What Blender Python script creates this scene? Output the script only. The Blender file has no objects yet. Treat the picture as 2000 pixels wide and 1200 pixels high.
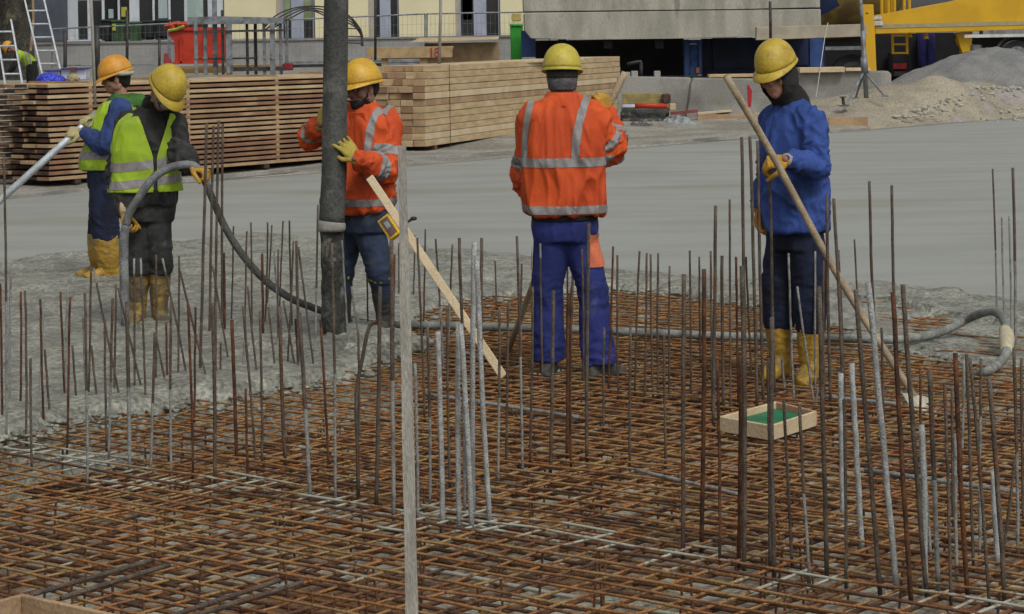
import bpy, bmesh, math, random
import numpy as np
from mathutils import Vector, Matrix, noise, Quaternion
random.seed(7)
S = bpy.context.scene
COL = S.collection
R = math.radians
# ------------------------------------------------------------------ camera, sky, sun, exposure
F = 4540.0          # focal length in photo pixels (photo is 2000 px wide)
HY = 70.0           # horizon row at the centre column
H = 1.86            # eye height above the mat
ROLL = R(0.93)
cr, sr = math.cos(ROLL), math.sin(ROLL)
cd = bpy.data.cameras.new('camera'); cam = bpy.data.objects.new('camera', cd); COL.objects.link(cam)
cd.sensor_width = 36.0; cd.lens = 36.0*F/2000; cd.shift_y = -(600-HY)/2000; cd.clip_start = .1; cd.clip_end = 2000
cam.matrix_world = Matrix(((cr, sr, 0, 0), (0, 0, -1, 0), (-sr, cr, 0, H), (0, 0, 0, 1)))
S.camera = cam
SUN_EL, SUN_AZ = R(50), R(152)     # sun direction (azimuth from +Y clockwise): behind and right of the camera
w = bpy.data.worlds.new('World'); S.world = w; w.use_nodes = True
nt = w.node_tree; bg = nt.nodes['Background']
sky = nt.nodes.new('ShaderNodeTexSky'); sky.sky_type = 'NISHITA'; sky.sun_disc = False
sky.sun_elevation = SUN_EL; sky.sun_rotation = SUN_AZ; sky.air_density = 1.0; sky.dust_density = 4.0
hs = nt.nodes.new('ShaderNodeHueSaturation'); hs.inputs['Saturation'].default_value = .10
nt.links.new(sky.outputs[0], hs.inputs['Color']); nt.links.new(hs.outputs[0], bg.inputs[0]); bg.inputs[1].default_value = .10
sl = bpy.data.lights.new('sun', 'SUN'); sl.energy = 0.9; sl.angle = R(11); sl.color = (1, .97, .91)
so = bpy.data.objects.new('sun', sl); COL.objects.link(so)
so.rotation_euler = Vector((math.sin(SUN_AZ)*math.cos(SUN_EL), math.cos(SUN_AZ)*math.cos(SUN_EL), math.sin(SUN_EL))).to_track_quat('Z', 'Y').to_euler()
S.view_settings.view_transform = 'Standard'; S.view_settings.look = 'None'; S.view_settings.gamma = 1
S.view_settings.exposure = 0.4

# ------------------------------------------------------------------ photo pixel -> world
def W(px, py, D):
    u = (px-1000)/F; v = (HY-py)/F
    return Vector(((u*cr+v*sr)*D, D, H+(-u*sr+v*cr)*D))
def G(px, py, z=0.0):
    u = (px-1000)/F; v = (HY-py)/F
    D = (z-H)/(-u*sr+v*cr)
    return Vector(((u*cr+v*sr)*D, D, z))

# ------------------------------------------------------------------ materials
MATS = {}
def M(name, c1, c2=None, scale=6, rough=.8, bump=.15, bscale=80, metal=0, lo=.4, hi=.6, stretch=(1, 1, 1), det=6, fine=.12, spec=.3, c3=None, s3=2, lo3=.55, hi3=.7, wr=0):
    if name in MATS: return MATS[name]
    m = bpy.data.materials.new(name); m.use_nodes = True; t = m.node_tree; N = t.nodes; L = t.links
    b = N['Principled BSDF']; b.inputs['Roughness'].default_value = rough; b.inputs['Metallic'].default_value = metal
    b.inputs['Specular IOR Level'].default_value = spec
    geo = N.new('ShaderNodeNewGeometry'); mp = N.new('ShaderNodeMapping'); mp.inputs['Scale'].default_value = stretch
    L.new(geo.outputs['Position'], mp.inputs['Vector'])
    def nz(s, d=6):
        n = N.new('ShaderNodeTexNoise'); n.inputs['Scale'].default_value = s; n.inputs['Detail'].default_value = d
        L.new(mp.outputs[0], n.inputs['Vector']); return n.outputs['Fac']
    def ramp(src, a, z_):
        r = N.new('ShaderNodeMapRange'); r.inputs['From Min'].default_value = a; r.inputs['From Max'].default_value = z_
        r.interpolation_type = 'SMOOTHSTEP'; L.new(src, r.inputs['Value']); return r.outputs[0]
    def mix(f, a, b_):
        x = N.new('ShaderNodeMix'); x.data_type = 'RGBA'
        L.new(f, x.inputs[0])
        for i, v in ((6, a), (7, b_)):
            if isinstance(v, tuple): x.inputs[i].default_value = (*v, 1)
            else: L.new(v, x.inputs[i])
        return x.outputs[2]
    c2 = c2 or tuple(v*.7 for v in c1)
    col = mix(ramp(nz(scale, det), lo, hi), c1, c2)
    if c3: col = mix(ramp(nz(s3, 5), lo3, hi3), col, c3)
    f = nz(bscale, 3)
    if fine:
        x = N.new('ShaderNodeMix'); x.data_type = 'RGBA'; x.blend_type = 'MULTIPLY'; x.inputs[0].default_value = 1
        L.new(col, x.inputs[6])
        r = N.new('ShaderNodeMapRange'); r.inputs['From Min'].default_value = .3; r.inputs['From Max'].default_value = .7
        r.inputs['To Min'].default_value = 1-fine*2; r.inputs['To Max'].default_value = 1+fine; L.new(f, r.inputs['Value'])
        L.new(r.outputs[0], x.inputs[7]); col = x.outputs[2]
    L.new(col, b.inputs['Base Color'])
    if bump:
        bp = N.new('ShaderNodeBump'); bp.inputs['Strength'].default_value = bump; bp.inputs['Distance'].default_value = .02
        L.new(f, bp.inputs['Height']); L.new(bp.outputs[0], b.inputs['Normal'])
    if wr:      # soft cloth creases
        wv = N.new('ShaderNodeTexNoise'); wv.noise_type = 'RIDGED_MULTIFRACTAL'; wv.inputs['Scale'].default_value = 7; wv.inputs['Detail'].default_value = 3; wv.inputs['Distortion'].default_value = .8
        mq = N.new('ShaderNodeMapping'); mq.inputs['Scale'].default_value = (1.3, 1.3, .6); L.new(geo.outputs['Position'], mq.inputs['Vector']); L.new(mq.outputs[0], wv.inputs['Vector'])
        b2 = N.new('ShaderNodeBump'); b2.inputs['Strength'].default_value = .85*wr; b2.inputs['Distance'].default_value = .03
        L.new(wv.outputs['Fac'], b2.inputs['Height'])
        if bump: L.new(bp.outputs[0], b2.inputs['Normal'])
        L.new(b2.outputs[0], b.inputs['Normal'])
    m['k'] = 1; MATS[name] = m; return m
RUST = M('rust_bar', (.29, .13, .045), (.15, .07, .032), 9, .85, .3, 120, lo=.45, hi=.62, fine=.25, c3=(.29, .18, .075), s3=5, lo3=.46, hi3=.6)
RUSTD = M('rust_bar_dark', (.15, .07, .035), (.08, .045, .03), 8, .85, .3, 120, fine=.25, c3=(.2, .09, .03), s3=3)
def splash(m):      # cement slurry splashed over the bars along one band and in random spots
    t = m.node_tree; N = t.nodes; L = t.links; b = N['Principled BSDF']; src = b.inputs['Base Color'].links[0].from_socket
    geo = N.new('ShaderNodeNewGeometry'); nz = N.new('ShaderNodeTexNoise'); nz.inputs['Scale'].default_value = 2.3; nz.inputs['Detail'].default_value = 8; nz.inputs['Roughness'].default_value = .7
    L.new(geo.outputs['Position'], nz.inputs['Vector'])
    a, c = G(80, 878), G(1800, 1165); d = (c-a).normalized(); n = Vector((-d.y, d.x, 0))
    dot = N.new('ShaderNodeVectorMath'); dot.operation = 'DOT_PRODUCT'; L.new(geo.outputs['Position'], dot.inputs[0]); dot.inputs[1].default_value = n
    s = N.new('ShaderNodeMath'); s.operation = 'SUBTRACT'; L.new(dot.outputs['Value'], s.inputs[0]); s.inputs[1].default_value = n.dot(a)
    ab = N.new('ShaderNodeMath'); ab.operation = 'ABSOLUTE'; L.new(s.outputs[0], ab.inputs[0])
    mr = N.new('ShaderNodeMapRange'); L.new(ab.outputs[0], mr.inputs['Value']); mr.inputs['From Min'].default_value = .08; mr.inputs['From Max'].default_value = .4
    mr.inputs['To Min'].default_value = .14; mr.inputs['To Max'].default_value = 0
    ad = N.new('ShaderNodeMath'); L.new(nz.outputs['Fac'], ad.inputs[0]); L.new(mr.outputs[0], ad.inputs[1])
    th = N.new('ShaderNodeMapRange'); L.new(ad.outputs[0], th.inputs['Value']); th.inputs['From Min'].default_value = .62; th.inputs['From Max'].default_value = .675
    x = N.new('ShaderNodeMix'); x.data_type = 'RGBA'; L.new(th.outputs[0], x.inputs[0]); L.new(src, x.inputs[6]); x.inputs[7].default_value = (.33, .33, .27, 1)
    L.new(x.outputs[2], b.inputs['Base Color'])
splash(RUST)
BARD = M('bar_weathered_brown', (.115, .09, .068), (.07, .055, .042), 14, .8, .3, 150, fine=.3, c3=(.11, .05, .025), s3=6)
BARR = M('bar_rusty', (.12, .048, .02), (.05, .025, .016), 14, .85, .3, 150, fine=.3)
BARC = M('bar_cement_coated', (.25, .25, .235), (.15, .145, .13), 20, .85, .4, 150, fine=.2, lo=.45, hi=.65)
CONC_W = M('wet_concrete', (.25, .25, .205), (.165, .165, .135), 5, .5, 1.0, 34, fine=.3, c3=(.285, .29, .24), s3=1.2, spec=.5)
CONC_S = M('finished_slab', (.256, .264, .238), (.228, .235, .21), .9, .55, .12, 60, stretch=(.5, 1.6, 1), fine=.07, c3=(.2, .2, .155), s3=.35, lo3=.52, hi3=.72, spec=.4)
BLIND = M('blinding_concrete', (.40, .40, .33), (.24, .195, .14), 2.2, .85, .4, 50, fine=.25, c3=(.2, .115, .055), s3=1.5, lo3=.52, hi3=.64)
GRND = M('site_ground', (.27, .26, .22), (.2, .185, .15), .8, .95, .6, 12, fine=.2)
SAND = M('sandy_soil', (.32, .285, .21), (.26, .23, .17), 1.3, .95, .45, 30, fine=.22, c3=(.3, .27, .25), s3=1.0)
GRAV = M('grey_gravel', (.20, .20, .19), (.165, .165, .16), 2, .95, .5, 40, fine=.2)
PREC = M('precast_concrete', (.34, .325, .27), (.25, .24, .2), 1.4, .85, .25, 30, stretch=(1.6, 1.6, .35), fine=.1, c3=(.2, .19, .16), s3=2.2, lo3=.6, hi3=.72)
BARRIER = M('barrier_concrete', (.28, .275, .25), (.2, .195, .175), 1.5, .85, .3, 30, fine=.1, c3=(.15, .145, .13), s3=.8, lo3=.6)
WALLC = M('cream_render', (.60, .55, .36), (.56, .51, .33), .6, .9, .1, 30, fine=.04)
WALLG = M('grey_render', (.27, .265, .25), (.22, .215, .205), 1.2, .9, .2, 30, fine=.1)
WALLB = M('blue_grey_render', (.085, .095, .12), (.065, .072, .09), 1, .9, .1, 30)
WTRIM = M('white_frame', (.50, .53, .56), (.42, .45, .48), 3, .5, .05)
BTRIM = M('blue_grey_frame', (.30, .33, .40), (.25, .28, .34), 3, .5, .05)
JAMB = M('pinkish_jamb', (.36, .31, .26), (.31, .27, .23), 3, .8, .05)
GLASS = M('dark_window_glass', (.014, .016, .018), (.022, .022, .022), .7, .12, 0, spec=.6, fine=0)
GLASSG = M('painted_reflection_glass', (.22, .26, .17), (.13, .17, .07), 1.1, .15, 0, spec=.6, fine=0)  # greenish reflection painted into the pane colour
POSTER = M('pale_paper', (.32, .38, .38), (.25, .33, .3), 3, .8, 0)
YPOST = M('yellow_paper', (.35, .33, .04), (.3, .28, .05), 3, .8, 0)
WOODN = M('fresh_timber', (.46, .35, .2), (.38, .275, .155), 3, .8, .2, 70, stretch=(1, 1, 4), fine=.1, c3=(.50, .40, .25), s3=1.1)
WOODP = M('pale_timber', (.53, .43, .28), (.46, .36, .22), 3, .8, .2, 70, fine=.08)
WOODR = M('reddish_timber', (.25, .14, .08), (.19, .105, .065), 3, .8, .2, 70, fine=.12, c3=(.36, .25, .14), s3=1.3)
WOODM = M('tan_timber', (.37, .255, .145), (.29, .19, .11), 3, .8, .2, 70, fine=.12)
WOODD = M('weathered_timber_end', (.085, .048, .032), (.045, .028, .022), 5, .85, .3, 70, fine=.2, c3=(.2, .1, .05), s3=2.4, lo3=.58)
WOODG = M('grey_stake_wood', (.31, .295, .255), (.25, .235, .205), 8, .85, .3, 90, stretch=(3, 3, .6), fine=.15)
HANDLE = M('tool_handle_wood', (.34, .27, .17), (.24, .19, .125), 12, .7, .2, 90, fine=.12)
OSB = M('wood_panel', (.36, .26, .14), (.29, .2, .1), 5, .85, .2, 60)
STEEL = M('galvanised_steel', (.22, .235, .25), (.15, .16, .17), 6, .5, .2, 60, metal=.3, c3=(.1, .09, .08), s3=3)
STEELD = M('dark_steel', (.055, .052, .05), (.035, .033, .03), 6, .55, .2, 60, metal=.2)
ALU = M('aluminium', (.50, .54, .56), (.38, .42, .44), 8, .4, .05, metal=.35)
RUBBER = M('dirty_rubber', (.085, .088, .08), (.05, .052, .048), 5, .75, .3, 60, fine=.2, c3=(.17, .17, .15), s3=3.5)
RUBBERD = M('concrete_splashed_rubber', (.07, .07, .062), (.035, .035, .03), 9, .75, .6, 40, fine=.3, c3=(.16, .155, .13), s3=11)
HOSEG = M('grey_poker_hose', (.19, .2, .2), (.12, .125, .125), 9, .7, .3, 90, fine=.2, c3=(.25, .26, .25), s3=4)
HOSEL = M('muddy_hose', (.25, .26, .235), (.15, .155, .14), 9, .7, .3, 90, fine=.2)
CLIP = M('coupling_plastic', (.48, .44, .3), (.4, .36, .24), 9, .6, .1)
BARP = M('pale_coated_tube', (.37, .38, .37), (.27, .275, .26), 18, .8, .4, 150, fine=.2)
RED = M('red_paint', (.42, .035, .015), (.33, .025, .012), 3, .5, .1)
REDM = M('red_mark_paint', (.35, .02, .03), (.3, .02, .03), 20, .7, 0)
GREENB = M('green_plastic', (.045, .33, .045), (.03, .27, .03), 4, .5, .05)
GREEND = M('dark_green_plastic', (.035, .075, .03), (.02, .04, .02), 4, .5, .05)
BLACKP = M('black_plastic', (.015, .017, .016), (.01, .011, .011), 4, .5, .05)
BLUEP = M('blue_machine_paint', (.035, .075, .22), (.02, .05, .15), 2, .45, .1)
BLUED = M('dark_blue_paint', (.012, .022, .07), (.008, .012, .035), 1.5, .5, .1)
VOIDM = M('void_shade_black', (.006, .006, .007), (.01, .01, .012), 2, .7, .1)  # near-black colour standing in for shade in voids, also on dark truck parts
YMACH = M('yellow_machine_paint', (.55, .32, .012), (.48, .27, .012), 1.2, .5, .08, fine=.05)
YMACHD = M('dirty_yellow_paint', (.13, .085, .015), (.07, .045, .015), 2, .6, .1)
BLUEBAG = M('blue_plastic_sheet', (.04, .06, .5), (.03, .04, .35), 6, .4, .5, 20)
WPLAST = M('white_plastic', (.5, .51, .62), (.42, .43, .54), 4, .5, .1)
YELLH = M('yellow_helmet', (.43, .31, .03), (.37, .26, .025), 14, .55, .12, 60, fine=.08, c3=(.26, .19, .03), s3=16, lo3=.6, spec=.5)
YELLH4 = M('lemon_helmet', (.44, .36, .04), (.38, .31, .035), 14, .55, .12, 60, fine=.08, spec=.5)
ORNH = M('amber_helmet', (.56, .26, .018), (.48, .21, .018), 14, .52, .12, 60, fine=.08, spec=.5)
SKIN = M('skin', (.32, .17, .11), (.26, .13, .085), 20, .6, .15, 90, fine=.06)
SKIND = M('tanned_skin', (.23, .125, .09), (.18, .095, .07), 20, .6, .15, 90, fine=.06)
HAIR = M('dark_hair', (.018, .013, .01), (.01, .008, .006), 30, .7, .6, 120, fine=.2)
BLKC = M('black_cloth', (.014, .014, .015), (.022, .021, .02), 7, .9, .25, 160, fine=.1, wr=1)
GRYC = M('charcoal_cloth', (.035, .036, .036), (.02, .02, .02), 6, .9, .25, 160, fine=.12, c3=(.07, .068, .062), s3=7, lo3=.6, wr=1)
GRYK = M('grey_knit', (.10, .095, .1), (.07, .07, .075), 30, .95, .4, 160)
NAVY = M('navy_cloth', (.012, .018, .045), (.008, .01, .022), 6, .9, .25, 160, wr=1)
BLUEJ = M('blue_jacket_cloth', (.034, .074, .27), (.024, .054, .2), 5, .85, .3, 160, c3=(.025, .05, .14), s3=4.5, lo3=.57, wr=1)
BLUET = M('blue_trouser_cloth', (.024, .034, .17), (.016, .024, .12), 6, .85, .3, 160, c3=(.05, .07, .19), s3=5, lo3=.6, wr=1)
BLUES = M('blue_sleeve_cloth', (.03, .055, .17), (.022, .04, .12), 6, .85, .3, 160, wr=1)
JEAN = M('denim', (.03, .045, .085), (.02, .03, .055), 8, .9, .3, 160, c3=(.06, .07, .085), s3=6, wr=1)
ORNJ = M('orange_hivis_cloth', (.55, .078, .014), (.46, .06, .013), 4, .75, .25, 160, fine=.05, c3=(.36, .045, .02), s3=3.3, lo3=.62, hi3=.8, wr=1)
ORNP = M('salmon_pocket_cloth', (.62, .17, .08), (.5, .13, .07), 8, .85, .25, 160)
REFL = M('reflective_tape', (.26, .245, .24), (.2, .19, .185), 14, .5, .15, 160, fine=.1, wr=.5)
VEST = M('lime_hivis_cloth', (.31, .46, .025), (.25, .37, .03), 5, .75, .25, 160, fine=.05, c3=(.25, .33, .04), s3=5, lo3=.6, wr=1)
GRNC = M('green_hood_cloth', (.05, .14, .028), (.035, .09, .02), 8, .9, .3, 160, wr=1)
GOLDH = M('golden_helmet', (.56, .33, .02), (.48, .27, .02), 14, .5, .12, 60, fine=.08, spec=.5)
GLOVE = M('yellow_work_glove', (.46, .26, .035), (.36, .2, .03), 14, .8, .3, 120, fine=.12, c3=(.35, .2, .05), s3=14)
GLOVE3 = M('lemon_work_glove', (.38, .30, .06), (.28, .22, .05), 14, .8, .3, 120, fine=.12)
GLOVEP = M('dusty_work_glove', (.42, .36, .16), (.33, .29, .16), 14, .8, .3, 120, fine=.12)
BOOTY = M('yellow_rubber_boot', (.37, .225, .035), (.28, .17, .03), 7, .5, .15, 60, fine=.12, c3=(.2, .15, .07), s3=7, lo3=.55)
BOOTD = M('muddy_yellow_boot', (.34, .225, .055), (.17, .125, .06), 7, .6, .2, 60, fine=.15, c3=(.07, .06, .05), s3=6, lo3=.5)
BOOTK = M('dark_rubber_boot', (.03, .03, .028), (.05, .048, .042), 7, .6, .2, 60)
SHOE = M('grey_work_shoe', (.085, .082, .07), (.04, .04, .036), 9, .8, .3, 60)
DEVY = M('yellow_device_case', (.7, .42, .02), (.6, .36, .02), 10, .5, .1)
SCREEN = M('grey_green_display', (.33, .38, .33), (.3, .35, .3), 10, .3, 0)
DEVB = M('grey_brown_device_panel', (.16, .1, .09), (.13, .08, .07), 10, .5, 0)
GREENI = M('green_formwork_plastic', (.015, .16, .07), (.01, .12, .05), 6, .5, .1)
BOXPINK = M('pinkish_plywood', (.42, .24, .16), (.35, .2, .13), 6, .8, .1)
BROWNT = M('mottled_trunk', (.055, .05, .04), (.03, .027, .022), 3, .9, .8, 18, fine=.3, c3=(.12, .11, .06), s3=2.5)
ORNL = M('orange_lens', (.5, .16, .05), (.45, .14, .05), 9, .4, 0)
REDL = M('red_lens', (.3, .012, .012), (.2, .01, .01), 9, .4, 0)
STONE = M('pale_stone', (.4, .38, .33), (.3, .28, .25), 20, .9, .3)

# ------------------------------------------------------------------ object helpers
ORG = {}
def tag(o, label=None, cat=None, group=None, kind=None):
    if label: o['label'] = label
    if cat: o['category'] = cat
    if group: o['group'] = group
    if kind: o['kind'] = kind
    return o
def thing(name, loc, label, cat, group=None, kind=None):
    o = bpy.data.objects.new(name, None); COL.objects.link(o); o.location = loc; o.empty_display_size = .1
    ORG[o] = Vector(loc); return tag(o, label, cat, group, kind)
def obj(name, bm, mats, parent=None, loc=None, smooth=False, label=None, recalc=True):
    org = ORG[parent] if parent else Vector(loc if loc is not None else (0, 0, 0))
    if isinstance(bm, bmesh.types.BMesh):
        if recalc: bmesh.ops.recalc_face_normals(bm, faces=bm.faces)
        me = bpy.data.meshes.new(name); bm.to_mesh(me); bm.free()
    else: me = bm; me.name = name
    me.transform(Matrix.Translation(-org))
    for m in (mats if isinstance(mats, (list, tuple)) else [mats]): me.materials.append(m)
    if smooth: me.shade_smooth()
    o = bpy.data.objects.new(name, me); COL.objects.link(o)
    if parent: o.parent = parent
    else: o.location = org
    ORG[o] = org
    if label: o['label'] = label
    return o
def BM(): return bmesh.new()
def hexa(bm, c, mi=0):   # 8 corners: bottom 4 ccw, top 4
    v = [bm.verts.new(p) for p in c]
    for f in ((3, 2, 1, 0), (4, 5, 6, 7), (0, 1, 5, 4), (1, 2, 6, 5), (2, 3, 7, 6), (3, 0, 4, 7)):
        bm.faces.new([v[i] for i in f]).material_index = mi
    return v
def box(bm, c, sx, sy, sz, ax=None, ay=None, az=None, mi=0):
    c = Vector(c); ax = Vector(ax or (1, 0, 0)).normalized()*sx/2
    ay = Vector(ay or (0, 1, 0)).normalized()*sy/2; az = Vector(az or (0, 0, 1)).normalized()*sz/2
    return hexa(bm, [c-ax-ay-az, c+ax-ay-az, c+ax+ay-az, c-ax+ay-az, c-ax-ay+az, c+ax-ay+az, c+ax+ay+az, c-ax+ay+az], mi)
def pbox(bm, x0, y0, x1, y1, D, th, mi=0):    # an upright block whose front face fills a photo rectangle at distance D
    cx, cy = (x0+x1)/2, (y0+y1)/2
    X0, X1 = W(x0, cy, D).x, W(x1, cy, D).x; Z0, Z1 = W(cx, y1, D).z, W(cx, y0, D).z
    box(bm, ((X0+X1)/2, D+th/2, (Z0+Z1)/2), X1-X0, th, Z1-Z0, mi=mi)
def bevel(bm, w=.01, seg=1):
    bmesh.ops.bevel(bm, geom=list(bm.edges), offset=w, segments=seg, affect='EDGES', profile=.6)
def frames(pts):
    T = [(pts[min(i+1, len(pts)-1)]-pts[max(i-1, 0)]).normalized() for i in range(len(pts))]
    a = Vector((0, 0, 1)) if abs(T[0].z) < .9 else Vector((0, 1, 0))
    u = T[0].cross(a).normalized(); out = []
    for t in T:
        u = (u-t*u.dot(t)).normalized(); out.append((u, t.cross(u).normalized()))
    return out
def spline(pts, n):
    P = [pts[0]*2-pts[1]]+list(pts)+[pts[-1]*2-pts[-2]]; o = []
    for i in range(1, len(P)-2):
        for k in range(n):
            t = k/n; a, b, c, d = P[i-1:i+3]
            o.append(.5*((2*b)+(c-a)*t+(2*a-5*b+4*c-d)*t*t+(3*b-a-3*c+d)*t**3))
    o.append(P[-2].copy()); return o
def tube(bm, pts, rad, seg=8, sp=0, mi=0, mif=None, cap=True):
    pts = [Vector(p) for p in pts]
    if not isinstance(rad, (list, tuple)): rad = [rad]*len(pts)
    if sp:
        rv = spline([Vector((r, 0, 0)) for r in rad], sp); pts = spline(pts, sp); rad = [max(v.x, 1e-4) for v in rv]
    fr = frames(pts); rings = []
    for p, r, (u, v) in zip(pts, rad, fr):
        rings.append([bm.verts.new(p+(u*math.cos(2*math.pi*k/seg)+v*math.sin(2*math.pi*k/seg))*r) for k in range(seg)])
    for i in range(len(rings)-1):
        for k in range(seg):
            f = bm.faces.new((rings[i][k], rings[i][(k+1) % seg], rings[i+1][(k+1) % seg], rings[i+1][k]))
            f.material_index = mif(i/(len(rings)-1)) if mif else mi
    if cap:
        bm.faces.new(rings[0][::-1]).material_index = mif(0) if mif else mi; bm.faces.new(rings[-1]).material_index = mif(1) if mif else mi
def limb(bm, pts, rad, seg=14, sp=4):     # tube with rounded ends
    pts = [Vector(p) for p in pts]; rad = list(rad)
    d0 = (pts[0]-pts[1]).normalized(); d1 = (pts[-1]-pts[-2]).normalized()
    tube(bm, pts, rad, seg, sp)
    ell(bm, pts[0], (rad[0]*.98,)*3); ell(bm, pts[-1], (rad[-1]*.98,)*3)
def ell(bm, c, r, M3=None, u=14, v=10):
    m = Matrix.Translation(Vector(c)) @ (M3.to_4x4() if M3 else Matrix.Identity(4)) @ Matrix.Diagonal((*r, 1))
    bmesh.ops.create_uvsphere(bm, u_segments=u, v_segments=v, radius=1, matrix=m)
def loft(bm, rings, seg=24, p=2.4, sp=4, mi=0, cap=True):   # rings: (centre, U, V) half-axis vectors
    C = spline([r[0] for r in rings], sp); U = spline([r[1] for r in rings], sp); V = spline([r[2] for r in rings], sp); R_ = []
    for c, u, v in zip(C, U, V):
        ring = []
        for k in range(seg):
            a = 2*math.pi*k/seg; x, y = math.cos(a), math.sin(a)
            ring.append(bm.verts.new(c+u*math.copysign(abs(x)**(2/p), x)+v*math.copysign(abs(y)**(2/p), y)))
        R_.append(ring)
    for i in range(len(R_)-1):
        for k in range(seg): bm.faces.new((R_[i][k], R_[i][(k+1) % seg], R_[i+1][(k+1) % seg], R_[i+1][k])).material_index = mi
    if cap: bm.faces.new(R_[0][::-1]); bm.faces.new(R_[-1])
def remesh(bm, vox, smooth=2, disp=None):
    bmesh.ops.recalc_face_normals(bm, faces=bm.faces)
    me = bpy.data.meshes.new('tmp'); bm.to_mesh(me); bm.free()
    o = bpy.data.objects.new('tmp', me); COL.objects.link(o)
    md = o.modifiers.new('r', 'REMESH'); md.mode = 'VOXEL'; md.voxel_size = vox
    dg = bpy.context.evaluated_depsgraph_get(); dg.update()
    m2 = bpy.data.meshes.new_from_object(o.evaluated_get(dg)); bpy.data.objects.remove(o); bpy.data.meshes.remove(me)
    b = BM(); b.from_mesh(m2); bpy.data.meshes.remove(m2)
    for _ in range(smooth): bmesh.ops.smooth_vert(b, verts=b.verts, factor=.5, use_axis_x=True, use_axis_y=True, use_axis_z=True)
    if disp:
        b.normal_update()
        nv = [(v, v.normal*disp(v.co)) for v in b.verts]
        for v, d in nv: v.co += d
    return b
def folds(amp, sc=(9, 9, 4), seed=0, ridge=True):
    off = Vector((seed*3.1, seed*1.7, seed))
    def f(p):
        q = Vector((p.x*sc[0], p.y*sc[1], p.z*sc[2]))+off
        w_ = noise.noise_vector(q*.6)*.8
        a = noise.noise(q+w_); b = noise.noise((q+w_)*2.1+off)
        if ridge: a = 1-2.1*abs(a)**.78; b = 1-2.1*abs(b)**.8
        return amp*(a*.65+b*.35-.25)
    return f
def extract(src, pred, off=.004, thick=.003, relax=6):
    """copy of the faces of a bmesh that satisfy pred(centre, normal), lifted off along the normals"""
    src.normal_update(); b = src.copy()
    b.faces.ensure_lookup_table(); kill = [f for f in b.faces if not pred(f.calc_center_median(), f.normal)]
    bmesh.ops.delete(b, geom=kill, context='FACES')
    nrm = {v: v.normal.copy() for v in b.verts}
    for _ in range(relax):
        new = {}
        for v in b.verts:
            if v.is_boundary:
                nb = [e.other_vert(v).co for e in v.link_edges if e.is_boundary]
                if nb: new[v] = v.co*.4+sum(nb, Vector())/len(nb)*.6
        for v, c in new.items(): v.co = c
    for v in b.verts: v.co += nrm[v]*(off+thick)
    ext = bmesh.ops.extrude_face_region(b, geom=list(b.faces)) if False else None
    return b
def solid(o, t):
    md = o.modifiers.new('s', 'SOLIDIFY'); md.thickness = t; md.offset = -1; return o
def cut(bm, co, no, clear_outer=True):
    bmesh.ops.bisect_plane(bm, geom=list(bm.verts)+list(bm.edges)+list(bm.faces), plane_co=co, plane_no=no, clear_outer=clear_outer)

# numpy fractal value noise for heightfields
def vnoise(x, y, seed=0):
    rs = np.random.RandomState(seed); T = rs.rand(256, 256)
    xi = np.floor(x).astype(int); yi = np.floor(y).astype(int); fx = x-xi; fy = y-yi
    fx = fx*fx*(3-2*fx); fy = fy*fy*(3-2*fy)
    g = lambda a, b: T[a % 256, b % 256]
    return (g(xi, yi)*(1-fx)+g(xi+1, yi)*fx)*(1-fy)+(g(xi, yi+1)*(1-fx)+g(xi+1, yi+1)*fx)*fy-.5
def fbm(x, y, seed=0, o=4):
    return sum(vnoise(x*2**i, y*2**i, seed+i)*.5**i for i in range(o))
def grid_mesh(name, X, Y, Z, keep=None):
    ny, nx = X.shape; co = np.stack([X, Y, Z], -1).reshape(-1, 3)
    i = np.arange(ny*nx).reshape(ny, nx)
    q = np.stack([i[:-1, :-1], i[:-1, 1:], i[1:, 1:], i[1:, :-1]], -1).reshape(-1, 4)
    if keep is not None:
        kf = keep.reshape(-1); q = q[kf[q].any(1)]
        used = np.unique(q); rm = np.zeros(len(co), int); rm[used] = np.arange(len(used)); co = co[used]; q = rm[q]
    me = bpy.data.meshes.new(name); me.vertices.add(len(co)); me.vertices.foreach_set('co', co.ravel())
    me.loops.add(q.size); me.polygons.add(len(q)); me.loops.foreach_set('vertex_index', q.ravel())
    me.polygons.foreach_set('loop_start', np.arange(0, q.size, 4)); me.update(calc_edges=True); me.validate(); return me
def poly_dist(X, Y, P):      # unsigned distance to a polyline, and x-sorted sign (positive = nearer than the line, lower Y)
    d = np.full(X.shape, 1e9)
    for a, b in zip(P[:-1], P[1:]):
        ax, ay, bx, by = a[0], a[1], b[0], b[1]; L = (bx-ax)**2+(by-ay)**2
        t = np.clip(((X-ax)*(bx-ax)+(Y-ay)*(by-ay))/L, 0, 1)
        d = np.minimum(d, np.hypot(X-(ax+t*(bx-ax)), Y-(ay+t*(by-ay))))
    return d
def in_poly(X, Y, P):
    ins = np.zeros(X.shape, bool); n = len(P)
    for i in range(n):
        x0, y0 = P[i][:2]; x1, y1 = P[(i+1) % n][:2]
        c = ((y0 > Y) != (y1 > Y)) & (X < (x1-x0)*(Y-y0)/(y1-y0+1e-12)+x0); ins ^= c
    return ins
def ss(a, b, x): t = np.clip((x-a)/(b-a), 0, 1); return t*t*(3-2*t)

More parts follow.
